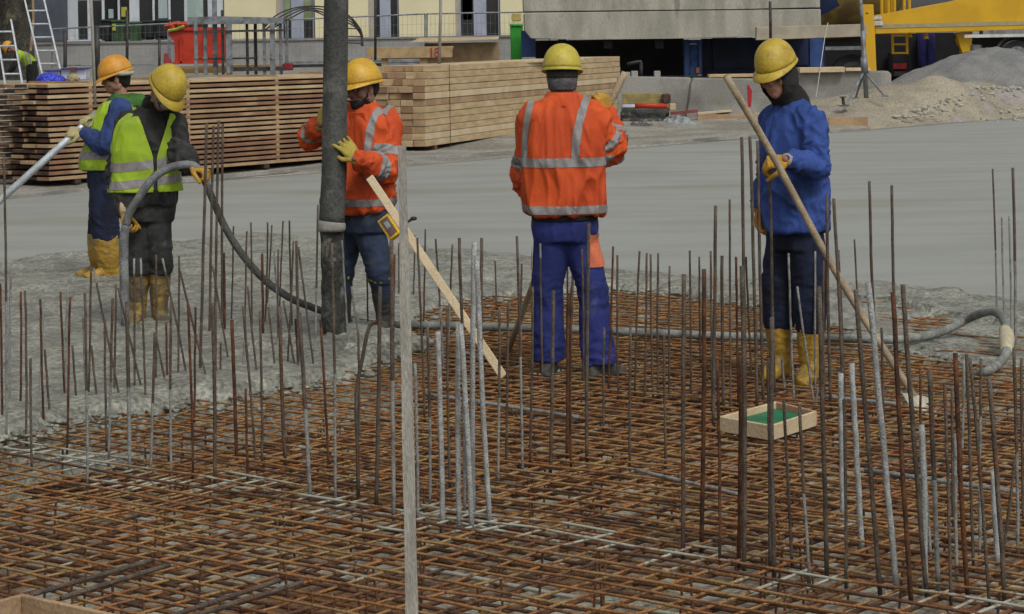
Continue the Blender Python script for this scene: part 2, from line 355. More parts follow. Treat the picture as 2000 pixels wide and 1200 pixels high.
# ------------------------------------------------------------------ ground, slab, fresh concrete
E0, E1 = G(0, 388), G(1700, 254)                      # far edge of the slab
ed = (E1-E0); ed.z = 0; ed.normalize(); en = Vector((-ed.y, ed.x, 0))     # en points away from the camera
def terr(x, y):
    s = (x-E0.x)*en.x+(y-E0.y)*en.y
    z = np.where(s < 0, -.36, -.01)+.3*ss(3, 9, s)+.62*ss(8, 20, s)
    return z
ys = np.concatenate([np.linspace(-30, 4, 6), np.arange(5, 24, .5), np.arange(24, 62, .25), np.array([62, 64, 68, 75, 90, 140, 300, 900])])
xs = np.concatenate([np.array([-500, -120, -60, -30]), np.arange(-20, 22, .3), np.array([30, 60, 120, 500])])
X, Y = np.meshgrid(xs, ys)
Z = terr(X, Y)+np.where((X-E0.x)*en.x+(Y-E0.y)*en.y > .3, fbm(X*.7, Y*.7, 3)*.06, 0)
mound = np.exp(-(((X-W(1960, 0, 46).x)/4.2)**2+((Y-48.5)/3.2)**2))*.62+np.exp(-(((X-W(1800, 0, 46).x)/2.2)**2+((Y-47)/2.0)**2))*.22
Z = Z+mound*(1+fbm(X*1.5, Y*1.5, 9)*.6)*ss(.2, 1.2, (X-E0.x)*en.x+(Y-E0.y)*en.y)
o = obj('ground', grid_mesh('ground', X, Y, Z), [GRND, SAND], smooth=True); tag(o, kind='structure')
me = o.data; cen = np.zeros(len(me.polygons)*3); me.polygons.foreach_get('center', cen); cen = cen.reshape(-1, 3)
mi = ((cen[:, 0] > W(1560, 0, 45).x) & (cen[:, 1] > 38) & (cen[:, 1] < 56)).astype(int); me.polygons.foreach_set('material_index', mi)
# blinding layer below the mats
xs = np.arange(-8, 9, .08); ys = np.arange(4.5, 19, .08); X, Y = np.meshgrid(xs, ys)
tag(obj('blinding_concrete', grid_mesh('b', X, Y, -.30+fbm(X*2, Y*2, 5)*.03), BLIND, smooth=True), kind='structure')
# finished slab (far), its near limit follows the fresh concrete
L2 = [G(-250, 520), G(0, 512), G(250, 482), G(430, 461), G(560, 462), G(700, 474), G(880, 486), G(1050, 498), G(1250, 530), G(1500, 545), G(1750, 548), G(2000, 588), G(2300, 610)]
bm = BM(); near = [p+Vector((0, -.7, 0)) for p in L2]
far = [E0-ed*9+Vector((0, 0, 0)), E1+ed*14]
near = [Vector((-9, near[0].y, 0))]+near+[Vector((12, near[-1].y, 0))]
n = 60; rows = []
for j in range(n+1):
    t = j/n; row = []
    for i in range(81):
        u = i/80*(len(near)-1); k = min(int(u), len(near)-2); a = near[k].lerp(near[k+1], u-k); b_ = far[0].lerp(far[1], i/80); p = a.lerp(b_, t**1.6)
        p.z = .012+.012*noise.noise(p*.5); row.append(bm.verts.new(p))
    rows.append(row)
for j in range(n):
    for i in range(80): bm.faces.new((rows[j][i], rows[j][i+1], rows[j+1][i+1], rows[j+1][i]))
for i in range(80):      # the slab's far side face
    a, b_ = rows[n][i], rows[n][i+1]; bm.faces.new((b_, a, bm.verts.new(a.co-Vector((0, 0, .3))), bm.verts.new(b_.co-Vector((0, 0, .3)))))
bmesh.ops.remove_doubles(bm, verts=bm.verts, dist=1e-4)
tag(obj('finished_slab', bm, CONC_S, smooth=True), kind='structure')
# fresh concrete, dense heightfield, slumping over the mat along its front
FR = [G(-300, 905), G(-60, 872), G(40, 842), G(100, 822), G(190, 806), G(300, 792), G(420, 775), G(520, 752), G(620, 738), G(700, 716), G(752, 690), G(776, 640), G(815, 603), G(900, 583), G(1050, 566), G(1200, 562),
      G(1380, 578), G(1500, 596), G(1620, 634), G(1720, 668), G(1820, 690), G(1920, 704), G(2050, 712), G(2400, 722)]
Pw = [tuple(p[:2]) for p in FR]+[tuple(p[:2]) for p in reversed(L2)]
dx = .03; xs = np.arange(-6, 7.5, dx); ys = np.arange(10, 23.5, dx); X, Y = np.meshgrid(xs, ys)
Xw = X+fbm(X*3, Y*3, 31)*.22; Yw = Y+fbm(X*3, Y*3, 37)*.22
ins = in_poly(Xw, Yw, Pw); df = poly_dist(Xw, Yw, [p[:2] for p in FR]); db = poly_dist(Xw, Yw, [p[:2] for p in L2])
nearfront = df < db
lump = fbm(X*5, Y*5, 11, 5)*.03+fbm(X*1.3, Y*1.3, 17)*.03+np.maximum(fbm(X*14, Y*14, 23, 3), 0)*.012
top = .035+lump+.03*np.exp(-((df-.25)/.25)**2)
right = ss(1.0, 3.0, X)
edge = .035-.012*right
Zin = np.where(nearfront, -.02*right+(top)*1-(.045*right)*np.exp(-(df/.8)**2), -.006+(top+.01)*ss(0, .35, db))
Zout = np.where(nearfront, top-(df/.16)**1.3*.2*(1-right)-df*.25*right-.05*right, -.02-db*.2)
Z = np.where(ins, Zin, Zout); Z = np.where(nearfront & ~ins, np.minimum(Z, top), Z)
tag(obj('fresh_concrete', grid_mesh('f', X, Y, Z, keep=Z > -.3), CONC_W, smooth=True), kind='structure')

# ------------------------------------------------------------------ reinforcement mats
tA, tB = R(50.5), R(140.5)      # ground directions of the two bar layers
def clipline(p, d, x0, x1, y0, y1):
    t0, t1 = -1e9, 1e9
    for a, da, lo, hi in ((p[0], d[0], x0, x1), (p[1], d[1], y0, y1)):
        ta, tb = (lo-a)/da, (hi-a)/da
        if ta > tb: ta, tb = tb, ta
        t0, t1 = max(t0, ta), min(t1, tb)
    return (t0, t1) if t1 > t0+.3 else None
def mat_layer(z, r, sp, ang, x0, x1, y0, y1, jit, rnd, skip=0):
    out = []; d = (math.cos(ang), math.sin(ang)); nrm = (-d[1], d[0])
    for k in range(-140, 141):
        if rnd.random() < skip: continue
        o_ = k*sp+rnd.uniform(-jit, jit); p = (nrm[0]*o_, 10+nrm[1]*o_); c = clipline(p, d, x0, x1, y0, y1)
        if not c: continue
        n_ = max(6, int((c[1]-c[0])/.45)); ph = rnd.uniform(0, 9); pts = []
        for i in range(n_+1):
            t = c[0]+(c[1]-c[0])*i/n_
            wob = .008*math.sin(t*2.1+ph)+.005*math.sin(t*5.3+ph*2)
            pts.append(Vector((p[0]+d[0]*t+nrm[0]*wob, p[1]+d[1]*t+nrm[1]*wob, z+.006*math.sin(t*3.3+ph*3)+.004*math.sin(t*7+ph))))
        md = min((q-Vector((0, 5, 0))).length for q in pts)
        out.append((md, pts, r*rnd.uniform(.9, 1.1)))
    return out
def build_mat(name, label, layers, parts_mat, spacers):
    t = thing(name, (0, 11, layers[0][0][1][0].z), label, 'rebar mat')
    bars = sorted([b for l in layers for b in l], key=lambda q: q[0])
    for i, (md, pts, r) in enumerate(bars[:100]):
        bm = BM(); tube(bm, pts, r, 6); obj('mat_bar', bm, parts_mat[0] if i % 5 else parts_mat[1], t, smooth=True)
    bm = BM()
    for md, pts, r in bars[100:]: tube(bm, pts, r, 5)
    tag(obj('mat_bar', bm, parts_mat[0], t, smooth=True, label='farther bars of the tied mat'), kind='stuff')
    bm = BM(); rnd = random.Random(3)
    for _ in range(spacers):
        x, y = rnd.uniform(-4.5, 5), rnd.uniform(6, 16); p = Vector((x, y, -.29))
        q = p+Vector((rnd.uniform(-.03, .03), rnd.uniform(-.03, .03), .27)); tube(bm, [p, q], .005, 4)
    tag(obj('spacer_wire', bm, parts_mat[1], t, label='bent wire spacers and ties between the layers'), kind='stuff')
rn = random.Random(5)
reg = (-5.2, 6.2, 5.6, 17.8)
build_mat('rebar_mat', 'rust brown upper reinforcement mat of crossing bars, splashed with cement', [
    mat_layer(-.006, .0055, .132, tB, *reg, .012, rn), mat_layer(-.020, .0055, .132, tA, *reg, .012, rn),
    mat_layer(-.036, .006, .19, tA+.02, -5.2, 6.2, 9.2, 17.8, .05, rn, .3), mat_layer(-.05, .0058, .17, tB-.015, -5.2, 6.2, 8.8, 17.8, .05, rn, .35)], (RUST, RUSTD), 700)
build_mat('lower_rebar_mat', 'darker lower reinforcement mat lying under the upper one near the grey blinding', [
    mat_layer(-.235, .008, .15, tB+.01, *reg, .02, rn), mat_layer(-.25, .009, .15, tA-.01, *reg, .02, rn)], (RUSTD, RUST), 60)
# heavier loose bars lying on the mat, lower left of the photo
for a, b_, lab in (((60, 1162), (300, 1094), 'thick dark grey bar lying on the mat near the corner box, upper of a pair'), ((120, 1168), (330, 1104), 'thick dark grey bar lying on the mat near the corner box, lower of a pair'),
                 ((330, 1205), (545, 1134), 'thick dark bar lying on the mat by the bottom edge, left of a pair'), ((350, 1212), (590, 1138), 'thick dark bar lying on the mat by the bottom edge, right of a pair'),
                 ((1240, 918), (1440, 965), 'pale cement coated bar lying on the mat below the small wooden box')):
    p, q = G(*a, .012), G(*b_, .012); bm = BM(); tube(bm, [p.lerp(q, k/8)+Vector((0, 0, .0)) for k in range(9)], .009 if 'thick' in lab else .008, 8)
    tag(obj('loose_bar', bm, BARD if 'thick' in lab else BARC, loc=p, smooth=True), lab, 'steel bar', 'loose bars lying on the mat')
for a, b_, lab in (((1690, 918), (1990, 962), 'long whitish cement coated bar lying across the mat behind the right hand starter bars'), ((1610, 775), (1760, 790), 'short whitish bar on the mat just left of the shovel blade'),
                 ((830, 770), (1130, 815), 'whitish bar lying on the mat behind the cluster of pale tubes')):
    p, q = G(*a, .012), G(*b_, .012); bm = BM(); tube(bm, [p.lerp(q, k/8) for k in range(9)], .010, 8); tag(obj('loose_bar', bm, BARC, loc=p, smooth=True), lab, 'steel bar', 'loose bars lying on the mat')

# ------------------------------------------------------------------ starter bars: (top x, top y, base x, base y, kind)
# kind: d brown, r rusty, l brown with cement coated foot, t brown with cement coated tip, c coated all over; capital = thick
BARS = '''8 305 12 860 l;1 555 5 840 r;21 535 20 815 c;41 570 40 815 r;49 568 51 858 d;79 585 86 833 r;85 590 77 805 c;87 683 99 825 d;118 570 127 796 r;137 580 131 875 r;133 555 127 790 c;141 675 151 805 d;166 573 171 938 l;
162 600 166 783 c;178 525 172 795 d;183 524 240 796 t;178 675 194 800 d;205 625 208 867 d;220 583 212 895 l;227 556 222 787 d;231 563 285 783 d;247 590 253 908 L;262 505 262 783 t;275 505 285 795 t;305 498 303 770 d;302 650 293 910 l;
317 505 371 755 t;305 658 331 775 d;334 585 334 920 l;325 630 328 770 r;350 500 347 762 d;352 530 414 768 d;367 592 377 925 r;382 600 379 815 r;404 241 390 752 D;417 246 409 665 D;427 236 420 665 D;435 242 434 655 D;415 520 450 716 d;437 494 438 660 R;
415 592 419 930 D;422 590 421 760 d;456 442 451 640 d;453 625 462 890 R;431 670 430 754 d;482 452 478 680 d;490 435 492 655 d;474 598 500 896 d;484 560 506 750 d;477 667 474 742 c;512 496 514 668 R;523 435 517 640 d;531 440 520 610 d;508 608 512 896 d;
524 600 540 738 d;535 492 547 660 c;544 487 543 675 d;553 432 545 620 d;546 600 557 896 D;565 431 571 650 d;554 588 581 733 d;573 471 560 729 d;583 483 616 733 d;579 471 583 735 D;585 612 606 970 L;577 623 583 733 r;621 400 614 715 l;625 625 635 746 r;
648 475 655 970 l;627 640 642 900 r;668 470 682 700 c;686 560 706 697 c;688 470 683 640 d;715 440 719 655 t;742 560 734 980 D;748 450 748 640 c;755 495 755 655 R;765 470 769 1000 L;770 497 767 750 R;779 475 778 600 d;810 460 806 600 d;815 465 830 815 d;
831 448 827 650 d;811 710 817 1008 c;835 640 840 975 l;851 467 866 718 l;884 478 876 672 l;855 648 865 1015 C;897 465 911 777 D;895 633 897 1018 C;900 633 922 1024 C;905 700 908 1000 c;926 473 924 1003 C;931 500 957 1013 C;941 465 940 790 D;967 510 970 600 d;
976 601 972 935 l;993 588 989 898 d;1010 462 1021 916 l;1019 516 1017 741 l;873 604 879 940 d;1041 560 1035 900 d;1055 476 1060 740 t;1090 482 1082 700 d;1081 568 1075 912 D;1096 476 1102 690 t;1109 482 1105 700 d;1110 576 1108 887 R;1116 560 1115 903 r;
1121 432 1116 640 D;1150 436 1146 895 D;1137 487 1139 745 d;1198 482 1188 758 r;1206 499 1208 770 d;1249 491 1240 762 d;1263 495 1258 778 d;1271 497 1276 774 d;1286 495 1285 766 d;1308 520 1307 770 d;1336 536 1334 1074 D;1347 490 1350 765 d;1366 502 1368 700 d;
1375 526 1369 1062 R;1388 491 1391 800 d;1398 402 1393 830 D;1401 704 1406 1097 r;1425 390 1426 800 d;1410 500 1413 795 D;1438 503 1442 790 r;1447 700 1443 1090 R;1449 520 1453 1096 D;1437 502 1443 760 d;1449 268 1456 790 D;1465 267 1479 800 D;
1480 275 1491 780 D;1457 502 1468 740 d;1503 315 1512 765 D;1501 700 1505 1095 D;1508 620 1512 1108 D;1531 780 1547 1088 d;1540 495 1551 782 c;1562 790 1582 1120 l;1600 560 1615 1112 D;1615 380 1623 790 D;1628 388 1648 800 D;1638 489 1650 770 d;
1669 468 1679 650 d;1671 566 1719 1142 D;1642 730 1646 1000 C;1648 780 1652 1130 d;1663 710 1683 1060 C;1690 805 1706 997 c;1696 553 1751 1134 C;1744 571 1779 1160 R;1763 556 1810 1147 D;1800 830 1806 1142 C;1797 720 1799 900 r;1803 835 1819 1084 c;
1816 722 1833 1134 L;1845 753 1857 1163 d;1698 354 1712 700 D;1742 362 1750 705 D;1592 491 1592 755 c;1557 560 1591 785 c;1586 507 1597 640 c;1576 530 1582 730 d;1609 510 1610 780 d;1527 697 1533 758 c;1597 758 1594 785 c;1558 720 1559 750 c;
1939 330 1947 637 l;1957 424 1962 640 c;1971 422 1975 650 c;1978 328 1983 680 L;1866 690 1890 1150 R;1866 850 1868 1112 c;1883 705 1879 876 c;1888 692 1901 1097 d;1915 701 1913 910 l;1895 700 1932 1167 d;1932 738 1963 1160 D;1940 920 1949 1086 C;
1913 947 1913 1072 c;1980 680 1988 1070 l;1982 897 1960 1055 d;1995 700 1999 1010 d;1232 640 1230 905 d;1296 655 1300 900 d;60 700 62 905 d;1180 640 1178 830 d;700 650 702 860 d;480 760 484 930 r;1860 760 1862 1010 d;1722 640 1728 900 d'''
zones = [(110, 'at the far left concrete edge'), (230, 'before the pole worker'), (345, 'before the black jacketed worker'), (470, 'right of the black jacketed worker'),
         (600, 'left of the hanging hose'), (775, 'around the hanging hose foot'), (890, 'between grey stake and pale tubes'), (1000, 'among the pale tube cluster'),
         (1160, 'before the orange back worker'), (1385, 'between orange and blue workers'), (1500, 'just left of the blue worker'), (1612, 'before the blue jacketed worker'),
         (1785, 'between blue worker and shovel blade'), (2100, 'at the right beyond the shovel')]
bl = []
for s_ in BARS.replace('\n', '').split(';'):
    a = s_.split(); bl.append((*map(float, a[:4]), a[4]))
bl.sort(key=lambda q: q[0]); cnt = {}
ORD = ['first', 'second', 'third', 'fourth', 'fifth', 'sixth', 'seventh', 'eighth', 'ninth', 'tenth', 'eleventh', 'twelfth', 'thirteenth', 'fourteenth', 'fifteenth', 'sixteenth', 'seventeenth', 'eighteenth', 'nineteenth', 'twentieth']
rb = random.Random(11)
for xt, yt, xb, yb, k in bl:
    base = G(xb, yb, -.015); top = W(xt, yt, base.y); base.z = -.05
    fat = k.isupper(); kk = k.lower(); L_ = (top-base).length
    r = {'c': .006, 'l': .006}.get(kk, .0058)*(1.45 if fat else 1)
    if kk == 'c' and fat: r = .0108
    side = Vector((rb.uniform(-1, 1), rb.uniform(-1, 1), 0))*.006*L_
    pts = [base.lerp(top, i/10)+side*math.sin(math.pi*i/10)+Vector((rb.uniform(-.0012, .0012), 0, 0)) for i in range(11)]
    ms = [BARR if kk == 'r' else BARD, BARP if k == 'C' else BARC]
    mif = {'d': lambda t: 0, 'r': lambda t: 0, 'l': lambda t: 1 if t < .42 else 0, 't': lambda t: 1 if t > .88 else 0, 'c': lambda t: 1}[kk]
    bm = BM(); tube(bm, pts, r, 7, mif=mif)
    z_ = next(q[1] for q in zones if xt < q[0]); cnt[z_] = cnt.get(z_, 0)+1
    leanx = (xt-xb)/(yb-yt)
    lw = ' leaning left' if leanx < -.1 else ' leaning right' if leanx > .1 else ''
    hw = 'tall' if L_ > 1.05 else 'short' if L_ < .5 else 'medium'
    cw = {'d': 'brown', 'r': 'rusty', 'l': 'brown grey footed', 't': 'brown pale tipped', 'c': 'cement coated'}[kk]
    tag(obj('starter_bar', bm, ms, loc=(base.x, base.y, base.z), smooth=True), f"{hw} {cw} bar{lw}, {ORD[min(cnt[z_], 20)-1]} from left {z_}", 'starter bar', 'starter bars standing up out of the mat')
# one bent bar
p = [(722, 637), (708, 700), (696, 770), (698, 870), (700, 972)]; D0 = G(700, 972).y
bm = BM(); tube(bm, [W(722, 632, D0)+Vector((.05, 0, .01))]+[W(x, y, D0) for x, y in p], .008, 7, sp=3)
tag(obj('bent_starter_bar', bm, BARD, loc=G(700, 972), smooth=True), 'dark bent starter bar kinked halfway up, right of the hanging hose foot', 'starter bar', 'starter bars standing up out of the mat')
# small stones and rubble lying between the bars
bm = BM()
for _ in range(900):
    p = Vector((rb.uniform(-4, 4.5), rb.uniform(6.5, 13), -.285)); ell(bm, p, (rb.uniform(.006, .02), rb.uniform(.006, .02), rb.uniform(.004, .012)), u=5, v=4)
tag(obj('rubble', bm, STONE, smooth=True), 'pale grit and small stones scattered on the blinding under the mats', 'rubble', kind='stuff')

# grey stake in the foreground
D0 = 6.6; b0 = W(806, 1262, D0); t0_ = W(785, 285, D0+.05); bm = BM()
d = (t0_-b0).normalized(); rings = []
for i in range(13):
    t = i/12; c = b0.lerp(t0_, t); wd = .0175-.0015*min(t, .55)/.55-.0052*max(0, (t-.55)/.45)+.0008*math.sin(i*1.7); rings.append([bm.verts.new(c+Vector((sx*wd, sy*wd*.7, 0))) for sx, sy in ((-1, -1), (1, -1), (1, 1), (-1, 1))])
for i in range(12):
    for k in range(4): bm.faces.new((rings[i][k], rings[i][(k+1) % 4], rings[i+1][(k+1) % 4], rings[i+1][k]))
bm.faces.new(rings[-1]); bm.faces.new(rings[0][::-1])
tag(obj('timber_stake', bm, WOODG, loc=b0), 'tall grey weathered timber stake standing in the foreground left of centre', 'stake')

# wooden recess boxes
def tray(name, pts, h, th, label, mats, floor=None, D=None):
    """open box: four ground pixels clockwise from near-left, wall height h"""
    c = [G(*p, .01) for p in pts]; t = thing(name, c[0], label, 'wooden box', 'small open formwork boxes on the mat')
    up = Vector((0, 0, h)); cen = sum(c, Vector())/4
    for i in range(4):
        a, b_ = c[i], c[(i+1) % 4]; dd = (b_-a).normalized(); nn = Vector((-dd.y, dd.x, 0)); nn = nn if (cen-a).dot(nn) > 0 else -nn
        e = th*.5 if i % 2 else -th*.5
        bm = BM(); A, B = a-dd*(e*-1 if i % 2 else 0), b_
        A = a+dd*(th+.001 if i % 2 else 0); B = b_-dd*(th+.001 if i % 2 else 0)
        hexa(bm, [A, B, B+nn*th, A+nn*th, A+up, B+up, B+nn*th+up, A+nn*th+up]); bevel(bm, .003); obj('side_board', bm, mats[i], t)
    if floor:
        bm = BM(); f = [c[i].lerp(cen, .1)+Vector((0, 0, .0)) for i in range(4)]; hexa(bm, [q+Vector((0, 0, h*.35)) for q in f]+[q+Vector((0, 0, h*.55)) for q in f]); obj('lining', bm, floor, t)
    return t
tray('formwork_box', [(1405, 843), (1507, 862), (1597, 832), (1516, 812)], .07, .016, 'small open plywood box with green lining before the blue jacketed worker', [WOODP, WOODP, BOXPINK, WOODP], GREENI)
tray('formwork_box', [(-170, 1300), (130, 1400), (330, 1307), (45, 1240)], .13, .02, 'open pale timber box cut off by the bottom left corner', [WOODP, WOODP, WOODM, WOODM])

# ------------------------------------------------------------------ timber stacks beyond the slab
def lumber(label, A, B, extra, zb, layers, th, gap, nb, bw, mats, ends, jag, jf, seed, top_mats, kind_label=None):
    d = (B-A); d.z = 0; L = d.length+extra; d.normalize(); n = Vector((-d.y, d.x, 0)); rd = random.Random(seed)
    t = thing('lumber_stack', (A.x, A.y, zb), label, 'timber stack', 'stacks of sawn timber behind the slab')
    for j in range(layers):
        z = zb+.06+j*(th+gap)
        for i in range(nb):
            s0 = rd.uniform(-jag, jag)*(1 if i else .25)+jf(j, i); s1 = L+rd.uniform(-jag, jag)*.5
            off = n*(bw*(i+.5))+n*rd.uniform(-.006, .006)
            a = Vector((A.x, A.y, z+th/2))+off+d*s0; b_ = Vector((A.x, A.y, z+th/2))+off+d*s1
            bm = BM(); box(bm, (a+b_)/2, (b_-a).length, bw*.985, th, ax=d, ay=n); bevel(bm, .004)
            if i == 0 or ends:      # darker weathered sawn ends
                for f in bm.faces:
                    if f.calc_center_median().dot(d) < a.dot(d)+.01: f.material_index = 1
            m = rd.choice(top_mats if j == layers-1 else mats[:3] if j < 6 else mats)
            obj('board', bm, [m, rd.choice(ends)], t)
        if gap > .012:
            for k in range(4):
                bm = BM(); c = Vector((A.x, A.y, z+th+gap/2))+d*(.75+k*(L-1.0)/3)+n*(nb*bw/2-.0+.0); box(bm, c, .06, nb*bw-.012, gap*1.02, ax=d, ay=n); obj('spacer_batten', bm, WOODM, t)
    for k in range(4):
        bm = BM(); box(bm, Vector((A.x, A.y, zb+.03))+d*(.5+k*(L-1)/3)+n*(nb*bw/2), .1, nb*bw, .058, ax=d, ay=n); obj('bearer', bm, WOODD, t)
    for f_ in ((.1, .72) if gap < .012 else ()):
        bm = BM(); H_ = layers*(th+gap)+.06; c = Vector((A.x, A.y, zb))+d*(L*f_)
        box(bm, c-n*.003+Vector((0, 0, H_/2)), .016, .004, H_, ax=d, ay=n); box(bm, c+n*(nb*bw/2)+Vector((0, 0, H_+.002)), .016, nb*bw, .003, ax=d, ay=n); obj('strap', bm, STEELD, t)
    return t
A0, A1 = G(97, 363, 0), G(640, 319, 0)
lumber('long stack of reddish weathered boards with dark gaps, left of the hanging hose', A0, A1, 1.0, .0, 18, .045, .0265, 5, .24, [WOODR, WOODR, WOODM, WOODM, WOODN, WOODM], [WOODD, WOODD, WOODD, WOODR, WOODM], .09, lambda j, i: 0, 3, [WOODN, WOODM])
B0, B1 = G(832, 294, 0), G(1213, 238, 0)
rj = random.Random(2); js = [0]*20
steps = {12: .0, 11: .0, 10: .0}
lumber('stack of fresh pale squared timber between the orange workers', B0, B1, 0, .0, 12, .103, .008, 5, .22, [WOODN, WOODN, WOODP, WOODM, WOODN, WOODM], [WOODM, WOODN, WOODM, WOODR], .05,
       lambda j, i: .0+(.5 if j == 11 else .15 if j == 10 else 0)+(.12*i if j > 8 else 0), 4, [WOODP, WOODN])
dB = (B1-B0).normalized(); nB = Vector((-dB.y, dB.x, 0))
for (x0, y0, x1, y1, D, lab) in ((845, 137, 1008, 125, 39.6, 'long pale board lying on top of the fresh timber stack at its left'), (998, 122, 1146, 116, 42.5, 'short pale board on top of the fresh timber stack behind the lemon helmet')):
    a, b_ = W(x0, y0, D)+nB*.2, W(x1, y1, D+3.2)+nB*.2; bm = BM(); dd = (b_-a).normalized(); box(bm, (a+b_)/2, (b_-a).length, .3, .05, ax=dd, ay=nB); bevel(bm, .004)
    tag(obj('loose_board', bm, WOODP, loc=a), lab, 'board', 'loose boards around the stacks')
# edge boards along the far side of the slab
for a, b_, h, m, lab in (((-40, 392), (640, 326), .03, BARRIER, 'long grey edge board along the slab in front of the reddish stack'), ((800, 311), (1700, 252), .03, BARRIER, 'long grey edge board along the slab in front of the fresh timber')):
    p, q = G(*a, .03), G(*b_, .03); dd = (q-p).normalized(); bm = BM(); box(bm, (p+q)/2+Vector((0, 0, .0)), (q-p).length, .045, h+.03, ax=dd); bevel(bm, .004); tag(obj('edge_board', bm, m, loc=p), lab, 'board', 'edge boards of the slab')
for a, b_, h, lab in (((1362, 244), (1502, 246), .20, 'reddish brown formwork board at the slab edge left of the blue jacketed worker'), ((1618, 250), (1700, 250), .20, 'orange brown formwork board at the slab edge right of the blue jacketed worker')):
    p, q = G(*a, .0), G(*b_, .0); q.y = p.y; bm = BM(); box(bm, (p+q)/2+Vector((0, 0, h/2)), (q-p).length, .05, h); bevel(bm, .005); tag(obj('formwork_board', bm, WOODR if 0 else WOODM, loc=p), lab, 'board', 'formwork boards by the slab edge')
p, q = W(1362, 222, 47.0), W(1500, 210, 48.5); bm = BM(); box(bm, (p+q)/2, (q-p).length, .22, .04, ax=(q-p)); tag(obj('loose_board', bm, WOODP, loc=p), 'thin pale board lying at the foot of the middle concrete barrier', 'board', 'loose boards around the stacks')

# ------------------------------------------------------------------ concrete barriers and boards on them
def prism(bm, poly, D, th, mi=0):      # photo outline extruded away from the camera, real depth th
    fr = [bm.verts.new(W(x, y, D)) for x, y in poly]; bk = [bm.verts.new(v.co+Vector((0, th, 0))) for v in fr]; n = len(fr)
    a = bm.faces.new(fr); b_ = bm.faces.new(bk[::-1]); a.material_index = b_.material_index = mi
    for i in range(n): bm.faces.new((fr[i], bk[i], bk[(i+1) % n], fr[(i+1) % n])).material_index = mi
def barrier(poly, D, label, mark=None):
    t = thing('concrete_barrier', G(poly[0][0], poly[0][1], .1) if 0 else W(*poly[0], D), label, 'concrete barrier', 'concrete barrier blocks behind the slab')
    bm = BM(); prism(bm, poly, D, .55); bevel(bm, .03, 2); obj('block', bm, BARRIER, t)
    if mark:
        bm = BM(); prism(bm, mark, D-.006, .005); obj('red_mark', bm, REDM, t)
barrier([(1205, 240), (1345, 236), (1350, 152), (1222, 150), (1205, 150)], 49, 'grey concrete barrier block directly right of the fresh timber stack')
barrier([(1340, 236), (1530, 226), (1530, 154), (1355, 153), (1350, 165)], 47.6, 'grey concrete barrier block with a vertical red paint mark', [(1461, 210), (1467, 209), (1469, 178), (1462, 165), (1459, 168)])
barrier([(1500, 230), (1742, 205), (1741, 145), (1735, 139), (1500, 143)], 48.4, 'grey concrete barrier block behind the blue jacketed worker with boards on it')
for (x0, y0, x1, y1, D, th, m, lab) in ((1562, 132, 1650, 142, 48.2, .5, WOODP, 'pale thick board lying on the barrier right of the blue jacketed worker'), (1652, 133, 1700, 139, 48.3, .4, WOODP, 'thin pale board on the barrier at the foot of the yellow post'),
                         (1385, 145, 1500, 151, 47.8, .4, WOODN, 'pale board lying on the middle concrete barrier left of the blue jacketed worker')):
    bm = BM(); pbox(bm, x0, y0, x1, y1, D, th); bevel(bm, .005); tag(obj('loose_board', bm, m, loc=W(x0, y1, D)), lab, 'board', 'loose boards around the stacks')
# yellowish beams, pipes and sheets lying right of the stack
for i, (y0, y1) in enumerate(((183, 192), (193, 203))):
    bm = BM(); pbox(bm, 1216, y0, 1294+i*6, y1, 47.2, .12); bevel(bm, .006); tag(obj('formwork_beam', bm, M('olive_beam', (.3, .24, .07), (.22, .17, .06), 5), loc=W(1216, y1, 47.2)), f"yellowish formwork beam right of the fresh timber stack, {'upper' if i == 0 else 'lower'} of two", 'timber beam', 'formwork beams by the barrier')
bm = BM(); pbox(bm, 1294, 184, 1310, 203, 46.9, .3); bevel(bm, .02); tag(obj('pallet_block', bm, WOODD, loc=W(1294, 203, 46.9)), 'dark squared block at the end of the yellowish beams', 'block')
bm = BM(); pbox(bm, 1308, 203, 1320, 216, 46.5, .3); bevel(bm, .01); tag(obj('pallet_block', bm, WOODN, loc=W(1308, 216, 46.5)), 'small light orange timber block below the dark squared block', 'block')
for i, (x0, y, x1, r, m, lab) in enumerate(((1216, 211, 1285, .07, WPLAST, 'white pipe lying on top of the dark rolls beside the timber stack'), (1214, 219, 1305, .09, RUBBERD, 'dark pale-speckled pipe under the white pipe'), (1212, 228, 1298, .10, RUBBERD, 'second dark speckled pipe from the ground beside the timber stack'), (1214, 238, 1290, .08, RUBBERD, 'lowest dark speckled pipe beside the timber stack'), (1240, 207, 1302, .05, RED, 'brown red pipe lying behind the white pipe'))):
    bm = BM(); tube(bm, [W(x0, y, 46.6-i*.1), W((x0+x1)/2, y-.5, 46.6-i*.1), W(x1, y+1, 46.7-i*.1)], r, 12); tag(obj('pipe', bm, m, loc=W(x0, y, 46.6-i*.1), smooth=True), lab, 'pipe', 'pipes heaped beside the timber stack')
def crumple(label, name, pts, D, hgt, m, cat, seed=0):
    bm = BM(); c = [W(x, y, D) for x, y in pts]; x0, x1 = min(p.x for p in c), max(p.x for p in c); z0 = min(p.z for p in c)
    nx, ny = 22, 10; V = [[bm.verts.new(Vector((x0+(x1-x0)*i/nx, D+.7*j/ny, z0-.03+hgt*math.sin(math.pi*i/nx)**.6*math.sin(math.pi*j/ny)**.5*(1+.9*noise.noise(Vector((i*.45+seed, j*.5, seed))))))) for i in range(nx+1)] for j in range(ny+1)]
    for j in range(ny):
        for i in range(nx): bm.faces.new((V[j][i], V[j][i+1], V[j+1][i+1], V[j+1][i]))
    tag(obj(name, bm, m, loc=c[0], smooth=False), label, cat)
crumple('crumpled pale grey plastic sheet on the ground beside the dark pipes', 'plastic_sheet', [(1290, 242), (1362, 228)], 46, .14, WPLAST if 0 else M('grey_sheet', (.26, .28, .28), (.18, .2, .2), 7, .5), 'plastic sheet', 2)
